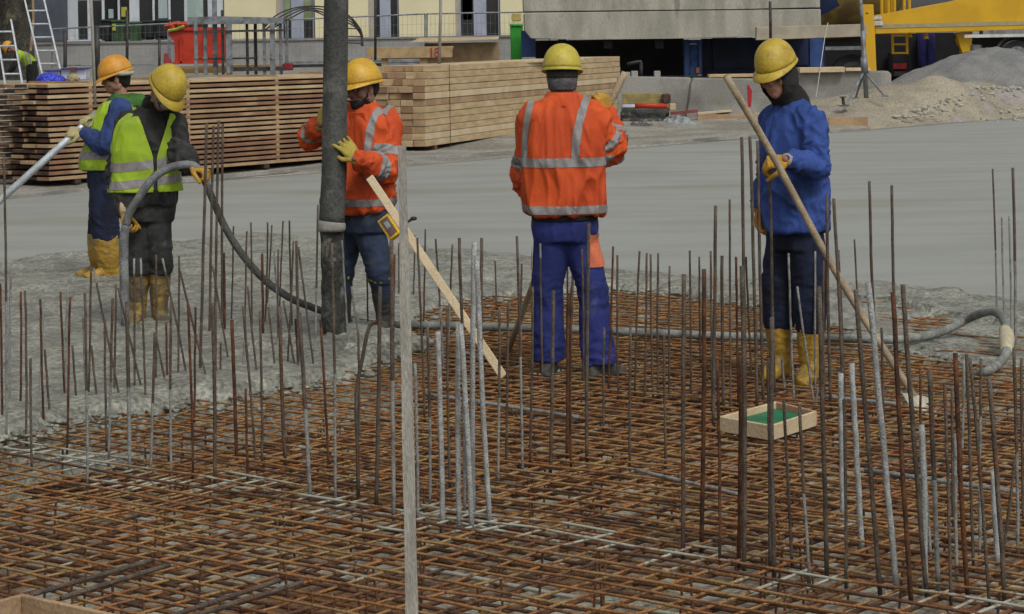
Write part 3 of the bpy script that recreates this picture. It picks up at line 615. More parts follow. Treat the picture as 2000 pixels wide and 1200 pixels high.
crumple('low heap of grey rags below the dark pipes', 'rag', [(1222, 252), (1285, 240)], 45.2, .12, GRYK, 'rags', 5)
bm = BM(); p, q = W(1310, 222, 46.4), W(1362, 217, 46.9); box(bm, (p+q)/2, (q-p).length, .1, .06, ax=q-p); tag(obj('red_batten', bm, M('red_brown_paint', (.2, .05, .05), (.15, .04, .04), 5), loc=p), 'thin red brown batten lying right of the light orange block', 'batten')

# gravel heap
xs = np.arange(-5, 5.01, .06); ys = np.arange(-3, 3.01, .06); X, Y = np.meshgrid(xs, ys)
c = W(1930, 100, 52.5); hz = c.z+.10
rr = np.sqrt((X/3.15)**2+(Y/2.6)**2); r2 = np.sqrt(((X-1.7)/3.0)**2+((Y-.6)/2.2)**2)
Z = np.maximum(np.where(rr < 2, 1.35*(1-rr**1.25*.9)+.0, -9), 1.22*(1-r2**1.3*.8)); Z = Z+fbm(X*1.2, Y*1.2, 41)*.10+fbm(X*5, Y*5, 43)*.035
me = grid_mesh('g', X+c.x, Y+c.y, Z+hz-1.33, keep=Z > -.25); tag(obj('gravel_heap', me, GRAV, loc=(c.x, c.y, hz-1.3), smooth=True), 'heap of grey gravel at the right behind the sandy soil', 'gravel heap', kind='stuff')
bm = BM()
for _ in range(260):
    px = rb.uniform(1640, 2000); D = rb.uniform(45, 50); p = W(px, 240, D); zz = float(terr(p.x, D)); 
    m_ = math.exp(-(((p.x-W(1960, 0, 46).x)/4.2)**2+((D-48.5)/3.2)**2))*.62; ell(bm, (p.x, D, zz+m_+.02), (rb.uniform(.02, .07), rb.uniform(.02, .06), rb.uniform(.015, .05)), u=6, v=4)
tag(obj('field_stones', bm, STONE, smooth=False), 'pale stones and clods scattered over the sandy soil at the right', 'stones', kind='stuff')

# steel tripod prop
t = thing('tripod_prop', W(1690, 190, 46), 'grey steel prop on three splayed legs in front of the yellow post', 'prop')
bm = BM(); tube(bm, [W(1679, -40, 46), W(1685, 75, 46)], .035, 10); obj('inner_tube', bm, STEEL, t, smooth=True)
bm = BM(); tube(bm, [W(1685, 60, 46), W(1692, 192, 46)], .048, 10); tube(bm, [W(1687.5, 112, 46), W(1689, 145, 46)], .07, 10); obj('outer_tube', bm, STEEL, t, smooth=True)
for x, y, dd in ((1652, 206, -.5), (1671, 192, .5), (1728, 188, -.4)):
    bm = BM(); a, b_ = W(1688, 140, 46), W(x, y, 46+dd); tube(bm, [a, b_], .022, 8); box(bm, b_, .14, .08, .03); obj('leg', bm, STEEL, t)
bm = BM(); tube(bm, [W(1646, 190, 45.6), W(1648, 206, 45.6)], .03, 8); box(bm, W(1648, 207, 45.6), .2, .12, .02); box(bm, W(1646, 190, 45.6), .12, .1, .02); tag(obj('short_prop', bm, STEELD, loc=W(1648, 207, 45.6)), 'short dark steel stub with base plate on the soil left of the tripod prop', 'prop')
# string line from the tall pole behind the worker
bm = BM(); tube(bm, [W(1617, 45, 50.0), W(1611, 73, 49.5), W(1594, 190, 47)], .009, 5); tag(obj('string_line', bm, M('pale_string', (.4, .41, .38), (.35, .36, .33)), loc=W(1594, 190, 47)), 'taut pale string running down behind the blue jacketed worker', 'string')

# ------------------------------------------------------------------ precast panels, blue trailer, machines
def panel(poly, D, th, m, label, bw=.02):
    bm = BM(); prism(bm, poly, D, th); bevel(bm, bw); tag(obj('precast_panel', bm, m, loc=W(*poly[0], D)), label, 'concrete panel', 'precast concrete panels stacked on the blue trailer')
panel([(1037, 76), (1120, 77), (1300, 76), (1440, 73.5), (1441, 69), (1604, 66), (1603, 18), (1440, 20), (1023, 25.5), (1024, 60)], 58, 2.6, PREC, 'lower grey precast concrete panel with streaked face on the blue trailer')
panel([(1022, 23.5), (1440, 18), (1602, 15.5), (1600, -60), (1442, -60), (1020, -60)], 58.05, 2.6, PREC, 'upper precast concrete panel resting on the lower one, cut by the top edge')
bm = BM(); prism(bm, [(1477, 79), (1693, 71.5), (1693, 47), (1477, 53)], 57.2, .25); bevel(bm, .01); tag(obj('long_beam', bm, M('beige_beam', (.36, .315, .24), (.3, .26, .2), 3, .8), loc=W(1477, 79, 57.2)), 'long beige beam laid from the precast panel to the yellow post', 'beam')
t = thing('blue_trailer', W(1300, 150, 59), 'dark blue steel trailer carrying the precast panels, mostly black in its underside', 'trailer')
bm = BM(); pbox(bm, 1046, 77.5, 1336, 150, 61.0, .5); obj('void_backdrop', bm, VOIDM, t)  # dark backdrop added for the shaded void under the panels
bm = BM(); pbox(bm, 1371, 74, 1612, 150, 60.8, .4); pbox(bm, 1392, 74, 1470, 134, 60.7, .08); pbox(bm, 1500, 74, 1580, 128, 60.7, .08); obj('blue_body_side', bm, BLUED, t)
bm = BM(); pbox(bm, 1336, 77.5, 1347, 148, 59.2, .5); pbox(bm, 1364, 78, 1371, 146, 59.2, .5); pbox(bm, 1347, 130, 1364, 148, 59.2, .45); pbox(bm, 1347, 78, 1364, 86, 59.2, .45); bevel(bm, .02); obj('corner_frame', bm, BLUEP, t)
bm = BM(); pbox(bm, 1348, 86.5, 1363, 129.5, 59.3, .2); obj('light_board', bm, M('mid_blue_paint', (.05, .09, .3), (.03, .06, .2)), t)
bm = BM(); pbox(bm, 1360, 132, 1366, 143, 59.15, .06); obj('lamp_lens', bm, ORNL, t)
bm = BM(); pbox(bm, 1582, 76, 1608, 130, 59.5, .3); obj('mudguard_post', bm, BLUEP, t)
bm = BM(); pbox(bm, 1018, 60, 1046, 112, 59.6, .4); obj('end_frame', bm, BLUEP, t)
bm = BM(); pbox(bm, 1046, 150, 1620, 156, 59.6, 1.6); obj('chassis', bm, BLACKP, t)
for x in (1090, 1180, 1280): 
    bm = BM(); pbox(bm, x, 77.3, x+16, 95, 58.3, .3); obj('support_post', bm, VOIDM, t)
for (x0, y0, x1, y1, D, lab) in ((1222, 141, 1231, 151, 49.3, 'small pale concrete block left one on the barrier beside the timber stack'), (1233, 139, 1246, 151, 49.3, 'small pale concrete block right one on the barrier beside the timber stack'), (1278, 139, 1290, 151, 49.3, 'small pale concrete block in the middle of the first barrier')):
    bm = BM(); pbox(bm, x0, y0, x1, y1, D, .2); bevel(bm, .01); tag(obj('concrete_block', bm, BARRIER, loc=W(x0, y1, D)), lab, 'concrete block', 'small blocks on the first barrier')
bm = BM(); tube(bm, [W(1225, 126, 50), W(1247, 121, 50), W(1252, 124, 50), W(1252, 150, 50)], .035, 8, sp=2); tag(obj('bent_pipe', bm, STEELD, loc=W(1252, 150, 50), smooth=True), 'dark bent handrail pipe above the first barrier', 'pipe')

t = thing('mixer_truck', W(1645, 140, 64), 'concrete mixer truck with blue and dark yellow drum behind the precast panels', 'truck')
bm = BM(); a, b_ = W(1580, 40, 65), W(1760, -60, 65); ax = (b_-a).normalized(); L = (b_-a).length
tube(bm, [a-ax*.3, a, a.lerp(b_, .35), a.lerp(b_, .7), b_], [.35, .75, 1.15, 1.1, .6], 28, sp=5, mif=lambda s_: 0)
for f in bm.faces:
    cc = f.calc_center_median(); q = (cc-a).dot(ax); perp = cc-a-ax*q
    if perp.z < -.18+.35*math.sin(q*1.2): f.material_index = 1
obj('drum', bm, [BLUED, YMACHD], t, smooth=True)
bm = BM(); pbox(bm, 1600, 91, 1688, 98, 63.5, .2); obj('rear_bar', bm, STEEL, t)
bm = BM(); pbox(bm, 1585, 72, 1700, 140, 64.6, .5); obj('chassis', bm, VOIDM, t)
for px in (1664,):
    bm = BM(); cc = W(px, 146, 63.9); tube(bm, [cc-Vector((0, .15, 0)), cc+Vector((0, .3, 0))], .56, 24); obj('tyre', bm, BLACKP, t, smooth=False)
    bm = BM(); tube(bm, [cc-Vector((0, .17, 0)), cc-Vector((0, .14, 0))], .36, 20); obj('rim', bm, STEELD, t)

t = thing('concrete_pump_truck', W(1800, 150, 60), 'yellow concrete pump truck with big yellow boom arm and outrigger post', 'pump truck')
bm = BM(); prism(bm, [(1709, 67), (2300, 50), (2300, -95), (1990, -28), (1880, -2), (1860, 3), (1724, 28), (1709, 30)], 60, .45); bevel(bm, .015); obj('boom_beam', bm, YMACH, t)
bm = BM(); prism(bm, [(1709, 56), (2300, 42), (2300, 34), (1720, 48)], 59.985, .01); obj('boom_stripe', bm, M('beige_stripe', (.33, .29, .17), (.28, .25, .15)), t)
bm = BM(); prism(bm, [(1691, 141), (1712, 141), (1709, 64), (1706, 9), (1684, 9)], 59.7, .28); bevel(bm, .012); obj('outrigger_post', bm, YMACH, t)
bm = BM(); pbox(bm, 1691, 25, 1696, 27, 59.69, .02); obj('bolt_hole', bm, VOIDM, t)
for (x0, y0, x1, y1) in ((1706, 32, 1722, 38.5), (1706, 41, 1725, 50)):
    bm = BM(); pbox(bm, x0, y0, x1, y1, 59.94, .05); obj('warning_label', bm, M('white_label', (.5, .5, .47), (.36, .36, .36), 14), t)
bm = BM()
for x in (1722, 1735, 1747, 1766, 1776): tube(bm, [W(x, 28, 61), W(x-1, -60, 61)], .045, 8)
pbox(bm, 1722, -5, 1750, 26, 61.2, .1); obj('rail_frame', bm, YMACH, t)
t2 = bm = BM()
for x in (1743, 1771): tube(bm, [W(x, 66, 60.8), W(x+1, 106, 60.8)], .035, 8)
for y in (70, 87, 104): tube(bm, [W(1743, y, 60.8), W(1772, y, 60.8)], .025, 8)
obj('ladder', bm, YMACH, t)
bm = BM()
for x, y in ((1777, 73), (1809, 76)): tube(bm, [W(x, 65, 60.3), W(x, y, 60.3)], [.03, .07], 8)
obj('hook', bm, YMACH, t)
bm = BM(); pbox(bm, 1712, 66, 1800, 175, 62.6, .4); pbox(bm, 1745, 104, 1775, 150, 61.6, .9); pbox(bm, 1800, 64, 1900, 175, 62.2, .8); obj('truck_rear', bm, VOIDM, t)
bm = BM(); pbox(bm, 1745, 124, 1771, 135, 61.5, .08); obj('tail_lamp', bm, REDL, t)
bm = BM(); pbox(bm, 1747, 140, 1770, 149, 61.45, .1); obj('number_plate_holder', bm, STEELD, t)
for x in (1801, 1817):
    bm = BM(); tube(bm, [W(x, 66, 61.2), W(x+1, 130, 61.2)], .12, 12); obj('blue_cylinder', bm, M('ultramarine_paint', (.03, .03, .16), (.02, .02, .1)), t, smooth=True)
bm = BM(); prism(bm, [(1868, 64), (1900, 62), (1897, 100), (1880, 104), (1874, 86)], 60.3, .4); bevel(bm, .01); obj('slewing_bracket', bm, YMACH, t)
bm = BM(); tube(bm, [W(1866, 66, 60.6), W(1873, 78, 60.6), W(1877, 98, 60.6)], .07, 8, sp=3); obj('guard_hoop', bm, BLACKP, t)
bm = BM(); pbox(bm, 1884, 66, 2150, 72, 59.6, .1); obj('side_rail', bm, M('white_rail', (.55, .55, .5), (.45, .45, .42)), t)
bm = BM(); pbox(bm, 1920, 58, 2150, 65.7, 60.0, .5); obj('tool_box', bm, STEEL, t)
bm = BM(); pbox(bm, 1896, 72, 2150, 120, 61.3, .5); obj('under_frame', bm, VOIDM, t)
for px in (1987,):
    cc = W(px, 111, 60.2); bm = BM(); tube(bm, [cc, cc+Vector((0, .35, 0))], .42, 28); obj('tyre', bm, BLACKP, t)
    bm = BM(); tube(bm, [cc-Vector((0, .02, 0)), cc+Vector((0, .01, 0))], .27, 20); obj('rim', bm, STEEL, t)
    bm = BM(); tube(bm, [cc+Vector((math.cos(a)*.56, 0, math.sin(a)*.56)) for a in [math.pi*k/12 for k in range(13)]], .04, 8); obj('mudguard', bm, STEELD, t)
bm = BM(); pbox(bm, 1899, 88, 1918, 102, 59.8, .3); bevel(bm, .01); obj('grey_locker', bm, STEEL, t)

# ------------------------------------------------------------------ building, terrace wall, fence
TD = 66.5
zt = W(300, 84, TD).z
def zpx(px, y, D): return W(px, y, D).z
t = thing('retaining_wall', (0, TD, .9), 'long grey rendered wall carrying the terrace below the cream building', 'retaining wall')
bm = BM(); a, b_ = W(40, 90, TD), W(1060, 84, TD)
zL, zR = W(40, 84, TD).z, W(1060, 84, TD).z
hexa(bm, [Vector((-22, TD, .3)), Vector((4.5, TD, .3)), Vector((4.5, TD+.4, .3)), Vector((-22, TD+.4, .3)), Vector((-22, TD, zt)), Vector((4.5, TD, zt)), Vector((4.5, TD+.4, zt)), Vector((-22, TD+.4, zt))])
obj('wall_face', bm, WALLG, t)
bm = BM(); box(bm, (-8.75, TD+.2, zt+.03), 26.6, .5, .06); obj('coping', bm, M('coping_concrete', (.22, .21, .2), (.18, .17, .165), 2), t)
bm = BM(); box(bm, (-8.75, 69.2, zt-.05), 26.5, 4.6, .1); tag(obj('terrace', bm, GRND), kind='structure')
BD = 70
t = thing('cream_building', W(600, 82, BD), 'cream rendered building with white framed windows behind the fence', 'building')
bm = BM(); yb = 81
openings = [(128, 198), (199, 262), (263, 437), (536, 612), (716, 776), (886, 974)]
xs_ = [432, 536, 612, 716, 776, 886, 974, 1100]
for a, b_ in ((435, 536), (612, 716), (776, 886), (974, 1150)): pbox(bm, a, -420, b_, yb+2, BD, .3)
obj('wall', bm, WALLC, t)
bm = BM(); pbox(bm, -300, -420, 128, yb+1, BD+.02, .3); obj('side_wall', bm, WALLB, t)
bm = BM(); pbox(bm, -300, -420, 1150, -140, BD-.0, .28); obj('upper_wall', bm, WALLC, t)
def window(x0, x1, jamb, panes, frames_, sill=True, y1=78):
    bm = BM()
    for a, b_ in frames_: pbox(bm, a, -140, b_, y1, BD+.10, .08)
    pbox(bm, x0+jamb, y1-.01, x1, y1+3, BD+.06, .14)
    wf = obj('window', bm, WTRIM if x1 < 500 else BTRIM, t)
    if jamb:
        bm = BM(); pbox(bm, x0+.05, -140, x0+jamb, y1+3, BD+.03, .2); obj('jamb', bm, JAMB, t)
    for a, b_, y0, y2, m in panes:
        bm = BM(); pbox(bm, a, y0, b_, y2, BD+.16+(.02 if m in (POSTER, YPOST) else 0)*-1, .02); obj('pane', bm, m, wf)
    return wf
window(128, 199, 0, [(133, 147, 48, 76, GLASS), (151, 170, 2, 76, GLASS), (177, 198, 2, 76, GLASS)], [(128, 133), (146, 151), (170, 177), (133, 146.1)])
w1 = window(199, 263, 0, [(203, 229, -100, 78, GLASS), (233, 252, -100, 78, GLASS), (212, 221.5, 18, 36, POSTER), (237, 248, 14, 33, YPOST)], [(198.2, 203), (229, 233), (252, 271)])
window(271, 437, 0, [(272, 297, -100, 76, GLASS), (301, 328, -100, 76, GLASS), (309, 327, -20, 36, POSTER), (332, 359, -100, 76, GLASS), (365, 396, -100, 40, POSTER), (396, 405, -100, 76, GLASS), (365, 396, 40, 76, GLASS)], [(297, 301), (328, 332), (359, 365), (405, 434.9)])
window(536, 612, 12, [(552, 568, -100, 40, GLASSG), (552, 568, 40, 76, GLASS), (592, 610, -100, 40, GLASSG), (592, 610, 40, 76, GLASS)], [(548, 552), (568, 592), (610, 611.9)])
window(716, 776, 12, [(731, 741, -100, 76, GLASS), (762, 775, -100, 76, GLASS)], [(728, 731), (741, 762), (775, 775.9)])
window(886, 974, 11, [(899, 924, -100, 70, GLASS), (903, 922, -20, 39, GLASSG), (949, 972, -100, 70, GLASS)], [(897, 899), (924, 949), (972, 973.9)], y1=71)
bm = BM(); pbox(bm, 1000, 27, 1018, 40, BD-.03, .02); obj('wall_sign', bm, M('ochre_sign', (.42, .32, .1), (.36, .27, .08)), t)

t = thing('site_fence', W(600, 100, 63), 'mobile steel mesh fence running in front of the cream building', 'fence')
FD = 63
pts_ = [(100, 57), (330, 46.5), (560, 39), (832, 27.5), (1075, 23)]
for (x0, y0), (x1, y1) in zip(pts_[:-1], pts_[1:]):
    bm = BM(); tube(bm, [W(x0+1, y0, FD), W(x1-1, y1, FD)], .024, 6); tube(bm, [W(x0+1, 128, FD), W(x1-1, 126, FD)], .02, 6)
    for x, y in ((x0+2, y0), (x1-2, y1)): tube(bm, [W(x, y, FD), W(x, 134, FD)], .022, 6)
    n = int((x1-x0)/9)
    for k in range(1, n): x = x0+(x1-x0)*k/n; tube(bm, [W(x, y0+(y1-y0)*k/n, FD), W(x, 128, FD)], .003, 4)
    for k in range(1, 5): tube(bm, [W(x0, y0+(128-y0)*k/5, FD), W(x1, y1+(126-y1)*k/5, FD)], .003, 4)
    obj('mesh_panel', bm, STEEL, t)

# bins on the terrace and in the yard
def bin_(x0, x1, y0, y1, D, m, label):
    t = thing('wheelie_bin', W((x0+x1)/2, y1, D), label, 'waste bin', 'waste bins in front of the building')
    a, b_, c, d = W(x0, y0+3, D), W(x1, y0+3, D), W(x1-2, y1, D), W(x0+2, y1, D); dp = Vector((0, .6, 0)); bm = BM()
    hexa(bm, [d, c, c+dp*.85, d+dp*.85, a, b_, b_+dp, a+dp]); bevel(bm, .02); obj('tub', bm, m, t)
    bm = BM(); e, f = W(x0-1, y0+3, D), W(x1+1, y0+3, D); u = Vector((0, 0, .05)); o_ = Vector((0, -.03, 0)); hexa(bm, [e+o_, f+o_, f+dp, e+dp, e+u+o_, f+u+o_, f+u*1.6+dp, e+u*1.6+dp]); bevel(bm, .012); obj('lid', bm, m, t)
    bm = BM(); cc = W(x0+3, y1-2, D)+Vector((0, .55, 0)); tube(bm, [cc, W(x1-3, y1-2, D)+Vector((0, .55, 0))], .08, 10); obj('wheel', bm, BLACKP, t)
bin_(196, 217, 40, 80, 67.6, BLACKP, 'black waste bin, leftmost in the row on the terrace')
bin_(218, 244, 41, 82, 67.3, GREEND, 'dark green waste bin with a yellow sticker, second from the left on the terrace')
bin_(250, 274, 44, 82, 67.4, GREEND, 'dark green waste bin on the terrace right of the sticker bin')
bin_(276, 300, 42, 74, 67.8, BLACKP, 'black low waste container on the terrace, second from the right')
bin_(303, 327, 40, 72, 67.9, BLACKP, 'black waste container on the terrace nearest the red skip')
bm = BM(); pbox(bm, 219, 47, 226, 60, 67.2, .03); tag(obj('yellow_sticker', bm, YPOST, loc=W(219, 60, 67.2)), 'small yellow sign fixed to the fence in front of the dark green bin', 'sign')
bin_(996, 1021, 49, 125, 62, GREENB, 'bright green waste bin at the right end of the cream building')
bm = BM(); pbox(bm, 1023, 76, 1038, 112, 61.5, .5); bevel(bm, .03); tag(obj('green_crate', bm, GREENB, loc=W(1023, 112, 61.5)), 'bright green crate beside the bright green waste bin', 'crate')

# red skip and planks under it
t = thing('red_skip', W(380, 128, 58), 'bright red tipping skip with a ragged red and yellow load', 'skip')
bm = BM(); dp = Vector((0, 1.1, 0)); a = [W(x, y, 58) for x, y in ((341, 125), (434, 123), (437, 55), (326, 60), (328, 68), (338, 74))]
prism(bm, [(341, 125), (434, 123), (437, 53), (355, 54), (328, 58), (329, 69), (341, 80)], 58, 1.2); bevel(bm, .012); obj('body', bm, RED, t)
bm = BM(); pbox(bm, 351, 74, 355, 124, 57.93, .08); pbox(bm, 328, 56, 437, 60, 57.95, .06); pbox(bm, 338, 120, 436, 124.9, 57.93, .08); pbox(bm, 398, 60, 402, 124, 57.94, .06); obj('rib', bm, RED, t)
bm = BM()
for i in range(26):
    x = 328+rb.random()*36; p = W(x, 50+rb.uniform(-5, 6), 58.3+rb.random()*.6); ell(bm, p, (rb.uniform(.05, .14), .1, rb.uniform(.03, .09)), u=6, v=4)
obj('load', bm, M('red_rags', (.42, .06, .04), (.3, .09, .03), 9), t)
bm = BM(); tube(bm, [W(329, 60, 57.9), W(345, 57, 57.9), W(360, 51, 57.9)], .04, 6); obj('strap', bm, M('olive_strap', (.3, .33, .05), (.2, .25, .04)), t)
for (x0, y0, x1, y1, lab) in ((335, 127, 560, 134, 'yellowish plank bundle under the red skip, upper'), (348, 134, 440, 143, 'yellowish plank under the red skip, lower')):
    bm = BM(); pbox(bm, x0, y0, x1, y1, 57.2, .8); bevel(bm, .008); tag(obj('plank', bm, WOODN if y0 < 130 else M('ochre_plank', (.42, .27, .07), (.35, .22, .06), 3), loc=W(x0, y1, 57.2)), lab, 'plank', 'planks under the red skip')
bm = BM(); prism(bm, [(319, 128), (335, 126), (331, 118), (326, 112), (323, 104), (320, 106)], 57, .3); tag(obj('red_fitting', bm, M('dull_red_paint', (.3, .05, .05), (.22, .04, .04)), loc=W(319, 128, 57)), 'small dull red steel fitting standing left of the red skip', 'fitting')
bm = BM(); pbox(bm, 552, 124, 570, 138, 55.8, .4); bevel(bm, .02); tag(obj('red_box', bm, M('dark_red_paint', (.22, .02, .025), (.14, .015, .02)), loc=W(552, 138, 55.8)), 'small dark red box behind the reddish stack near the hanging hose', 'box')

# grey formwork rack
t = thing('formwork_rack', W(450, 150, 55.5), 'grey steel rack of formwork frames and props behind the reddish board stack', 'rack')
FDk = 55.5
bm = BM(); prism(bm, [(366, 48), (552, 46), (554, 35), (430, 32), (366, 34)], FDk, .9); obj('top_frame', bm, STEEL, t)
for x0, x1, y0, dd in ((379, 386, 40, 0), (397, 404, 46, .3), (415, 424, 0, .5), (432, 437, 20, .1), (441, 453, 46, 0), (480, 485, 46, .4), (496, 502, 46, .7), (513, 519, 46, .2), (527, 537, 46, 0), (545, 551, 46, .5)):
    bm = BM(); pbox(bm, x0, y0, x1, 146, FDk+dd-.05, .08); bevel(bm, .008); pbox(bm, x0-1, 112, x1+1, 116, FDk+dd-.07, .03); obj('prop_tube', bm, STEEL if (x0 % 2) else STEELD, t)
bm = BM(); pbox(bm, 380, 59, 555, 63, FDk-.1, .06); pbox(bm, 380, 113, 500, 116.5, FDk+.3, .06); pbox(bm, 455, 131, 555, 139, FDk+.1, .06); obj('cross_rail', bm, STEELD, t)
bm = BM()
for i in range(4):
    x0 = 510+i*9; tube(bm, [W(x0, 62-i*3, 56), W(540+i*9, 30+i*2, 56.1), W(585+i*6, 14+i*2, 56.3), W(640, 15+i*6, 56.3), W(680+i*2, 30+i*6, 56.2), W(705, 60+i*3, 56.1), W(709-i, 90, 56)], .02, 6, sp=5)
for y in (56, 71, 84): tube(bm, [W(676, y, 56.1), W(706, y+1, 56.1)], .015, 5)
tag(obj('cage_hoops', bm, STEELD, loc=W(640, 90, 56), smooth=True), 'tangle of thin curved steel hoops arching behind the hanging concrete hose', 'hoops')
bm = BM(); pbox(bm, 556, 119, 770, 123.5, 56.6, .3); pbox(bm, 566, 125, 760, 131, 56.9, .3); tag(obj('steel_profile', bm, STEEL, loc=W(556, 131, 56.6)), 'long grey steel profile lying behind the two timber stacks', 'steel profile')
for k in range(4):
    bm = BM(); pbox(bm, 758, 116+k*8, 819-k*2, 123.2+k*8, 51, .6); bevel(bm, .012); tag(obj('profile_bundle', bm, STEEL, loc=W(758, 124+k*8, 51)), f"grey channel profile behind the amber helmet, {ORD[k]} from the top of its pile", 'steel profile', 'grey channel profiles in a pile')
bm = BM(); pbox(bm, 756, 150, 770, 172, 51.2, .5); bevel(bm, .01); tag(obj('steel_stand', bm, STEEL, loc=W(756, 172, 51.2)), 'pale steel stand under the pile of grey channel profiles', 'stand')

# plywood site boxes with the painted number
t = thing('plywood_crate', W(900, 125, 55), 'large plywood crate with a pale lid board behind the fresh timber stack', 'crate')
bm = BM(); pbox(bm, 830, 84, 974, 150, 55, 1.2); bevel(bm, .01); obj('crate_side', bm, M('brown_panel', (.24, .17, .09), (.19, .13, .07), 5), t)
bm = BM(); prism(bm, [(800, 83), (973, 77), (975, 72), (820, 74)], 54.6, 1.8); obj('lid_board', bm, WOODP, t)
t = thing('plywood_crate', W(800, 125, 54), 'low plywood crate marked 18 in red paint in front of the larger one', 'crate')
bm = BM(); pbox(bm, 716, 92, 884.9, 114, 54, .5); pbox(bm, 745, 114.01, 835, 150, 54.1, .4); bevel(bm, .008); obj('crate_side', bm, OSB, t)
bm = BM(); pbox(bm, 885, 94, 888, 113, 53.97, .05); obj('end_batten', bm, M('dark_batten', (.08, .04, .03), (.05, .03, .02)), t)
def textm(name, s, px, py, D, h, m, parent, ext=.003):
    cu = bpy.data.curves.new('t', 'FONT'); cu.body = s; cu.size = 1; cu.extrude = ext/h; cu.align_x = 'CENTER'; cu.align_y = 'CENTER'
    o_ = bpy.data.objects.new('t', cu); COL.objects.link(o_); dg = bpy.context.evaluated_depsgraph_get(); dg.update()
    me = bpy.data.meshes.new_from_object(o_.evaluated_get(dg)); bpy.data.objects.remove(o_)
    me.transform(Matrix.Translation(W(px, py, D)) @ Matrix.Rotation(R(90), 4, 'X') @ Matrix.Diagonal((h*.8, h, h, 1))); return obj(name, me, m, parent)
bm = BM(); pbox(bm, 841, 94, 844, 113, 53.985, .01); obj('red_numeral', bm, REDM, t)
textm('red_numeral', '8', 853, 103.5, 53.985, .31, REDM, t)

# tall poles of the site
for i, (x0, y0, x1, y1, D, r, m, lab) in enumerate(((862, -60, 858, 125, 41.0, .028, WOODG, 'tall thin grey pole rising in front of the plywood crate'), (733, -60, 733, 118, 52, .03, STEELD, 'tall dark pole left of the plywood crate with the number'), (1504, 3, 1505, 75, 56.5, .035, STEELD, 'dark pole rising above the helmet of the blue jacketed worker'),
        (175, -60, 186, 205, 29.5, .02, WOODG, 'thin tan pole rising behind the reddish stack left end'), (189, 50, 190, 160, 50, .06, STEELD, 'dark grey post left of the amber helmet behind the stack'), (127, 60, 127, 150, 60, .05, STEELD, 'dark post behind the white plastic boxes'), (248, 20, 248, 150, 61, .04, STEELD, 'dark post behind the amber helmet'), (311, 75, 311, 150, 61, .035, STEELD, 'thin dark post left of the red skip'),
        (1010, -60, 1010, -40, 60, .03, STEELD, ''))):
    if not lab: continue
    bm = BM(); tube(bm, [W(x0, y0, D), W((x0+x1)/2+.4, (y0+y1)/2, D), W(x1, y1, D)], r, 8); tag(obj('site_pole', bm, m, loc=W(x1, y1, D), smooth=True), lab, 'pole', 'poles and posts around the site')

# left: trunk, ladders, boxes, blue sheet
t = thing('tree', W(30, 175, 62), 'thick mottled dark tree trunk at the top left corner', 'tree')
bm = BM()
pts_ = [W(28, 190, 62), W(30, 120, 62), W(26, 60, 62), W(30, 0, 62), W(34, -80, 62), W(30, -250, 62)]
tube(bm, pts_, [.62, .5, .45, .46, .5, .42], 20, sp=6)
for v in bm.verts: v.co += (v.co-Vector((pts_[1].x, pts_[1].y, v.co.z))).normalized()*noise.noise(v.co*2.2)*.12
obj('trunk', bm, BROWNT, t, smooth=True)
rl = random.Random(21)
bm = BM(); tube(bm, [pts_[5], pts_[5]+Vector((-.6, .5, 1.4))], [.4, .2], 10); tube(bm, [pts_[5], pts_[5]+Vector((1.0, -.3, 1.6))], [.35, .15], 10); obj('limb', bm, BROWNT, t)
bm = BM()
for i in range(2600):
    v = Vector((rl.gauss(0, 1), rl.gauss(0, 1), rl.gauss(0, 1))); v = v.normalized()*rl.uniform(.6, 1)*2.4; c = pts_[5]+Vector((.2, 0, 3.6))+v
    a = Vector((rl.uniform(-1, 1), rl.uniform(-1, 1), rl.uniform(-1, 1))).normalized()*.12; b_ = a.cross(Vector((rl.uniform(-1, 1), rl.uniform(-1, 1), 1))).normalized()*.07
    bm.faces.new([bm.verts.new(c+q) for q in (a, b_, -a, -b_)])
obj('crown', bm, M('leaf_green', (.05, .09, .025), (.03, .06, .02), 6), t, recalc=False)
def ladder(l0, l1, r0, r1, rungs, D, dd, label):
    t = thing('ladder', W(*l1, D), label, 'ladder', 'aluminium ladders at the left')
    for a, b_ in ((l0, l1), (r0, r1)):
        bm = BM(); p, q = W(*a, D+dd), W(*b_, D); box(bm, (p+q)/2, .035, .09, (q-p).length, ax=(1, 0, 0), ay=(p-q).cross(Vector((1, 0, 0))), az=(p-q)); obj('rail', bm, ALU, t)
    for y in rungs:
        bm = BM(); f = (y-l0[1])/(l1[1]-l0[1]); g = (y-r0[1])/(r1[1]-r0[1]); tube(bm, [W(l0[0]+(l1[0]-l0[0])*f, y, D+dd*(1-f)), W(r0[0]+(r1[0]-r0[0])*g, y-.5, D+dd*(1-f))], .022, 8); obj('rung', bm, ALU, t)
ladder((38, -45), (83, 146), (76, -45), (118, 136), [-29, -4, 21.5, 47.5, 73.5, 99.5, 125], 53, 1.0, 'tall silver aluminium ladder leaning at the left of the photo')
ladder((-11, 30), (13, 180), (22, 40), (45, 170), [62.5, 90.5, 117.5, 145], 50.5, .8, 'shorter silver ladder at the left edge in front of the bent worker')
bm = BM(); tube(bm, [W(63, -60, 54), W(65, 40, 54), W(60, 100, 53.5)], .03, 6); tag(obj('site_pole', bm, WOODM, loc=W(60, 100, 53.5)), 'thin tan pole standing behind the tall ladder', 'pole', 'poles and posts around the site')
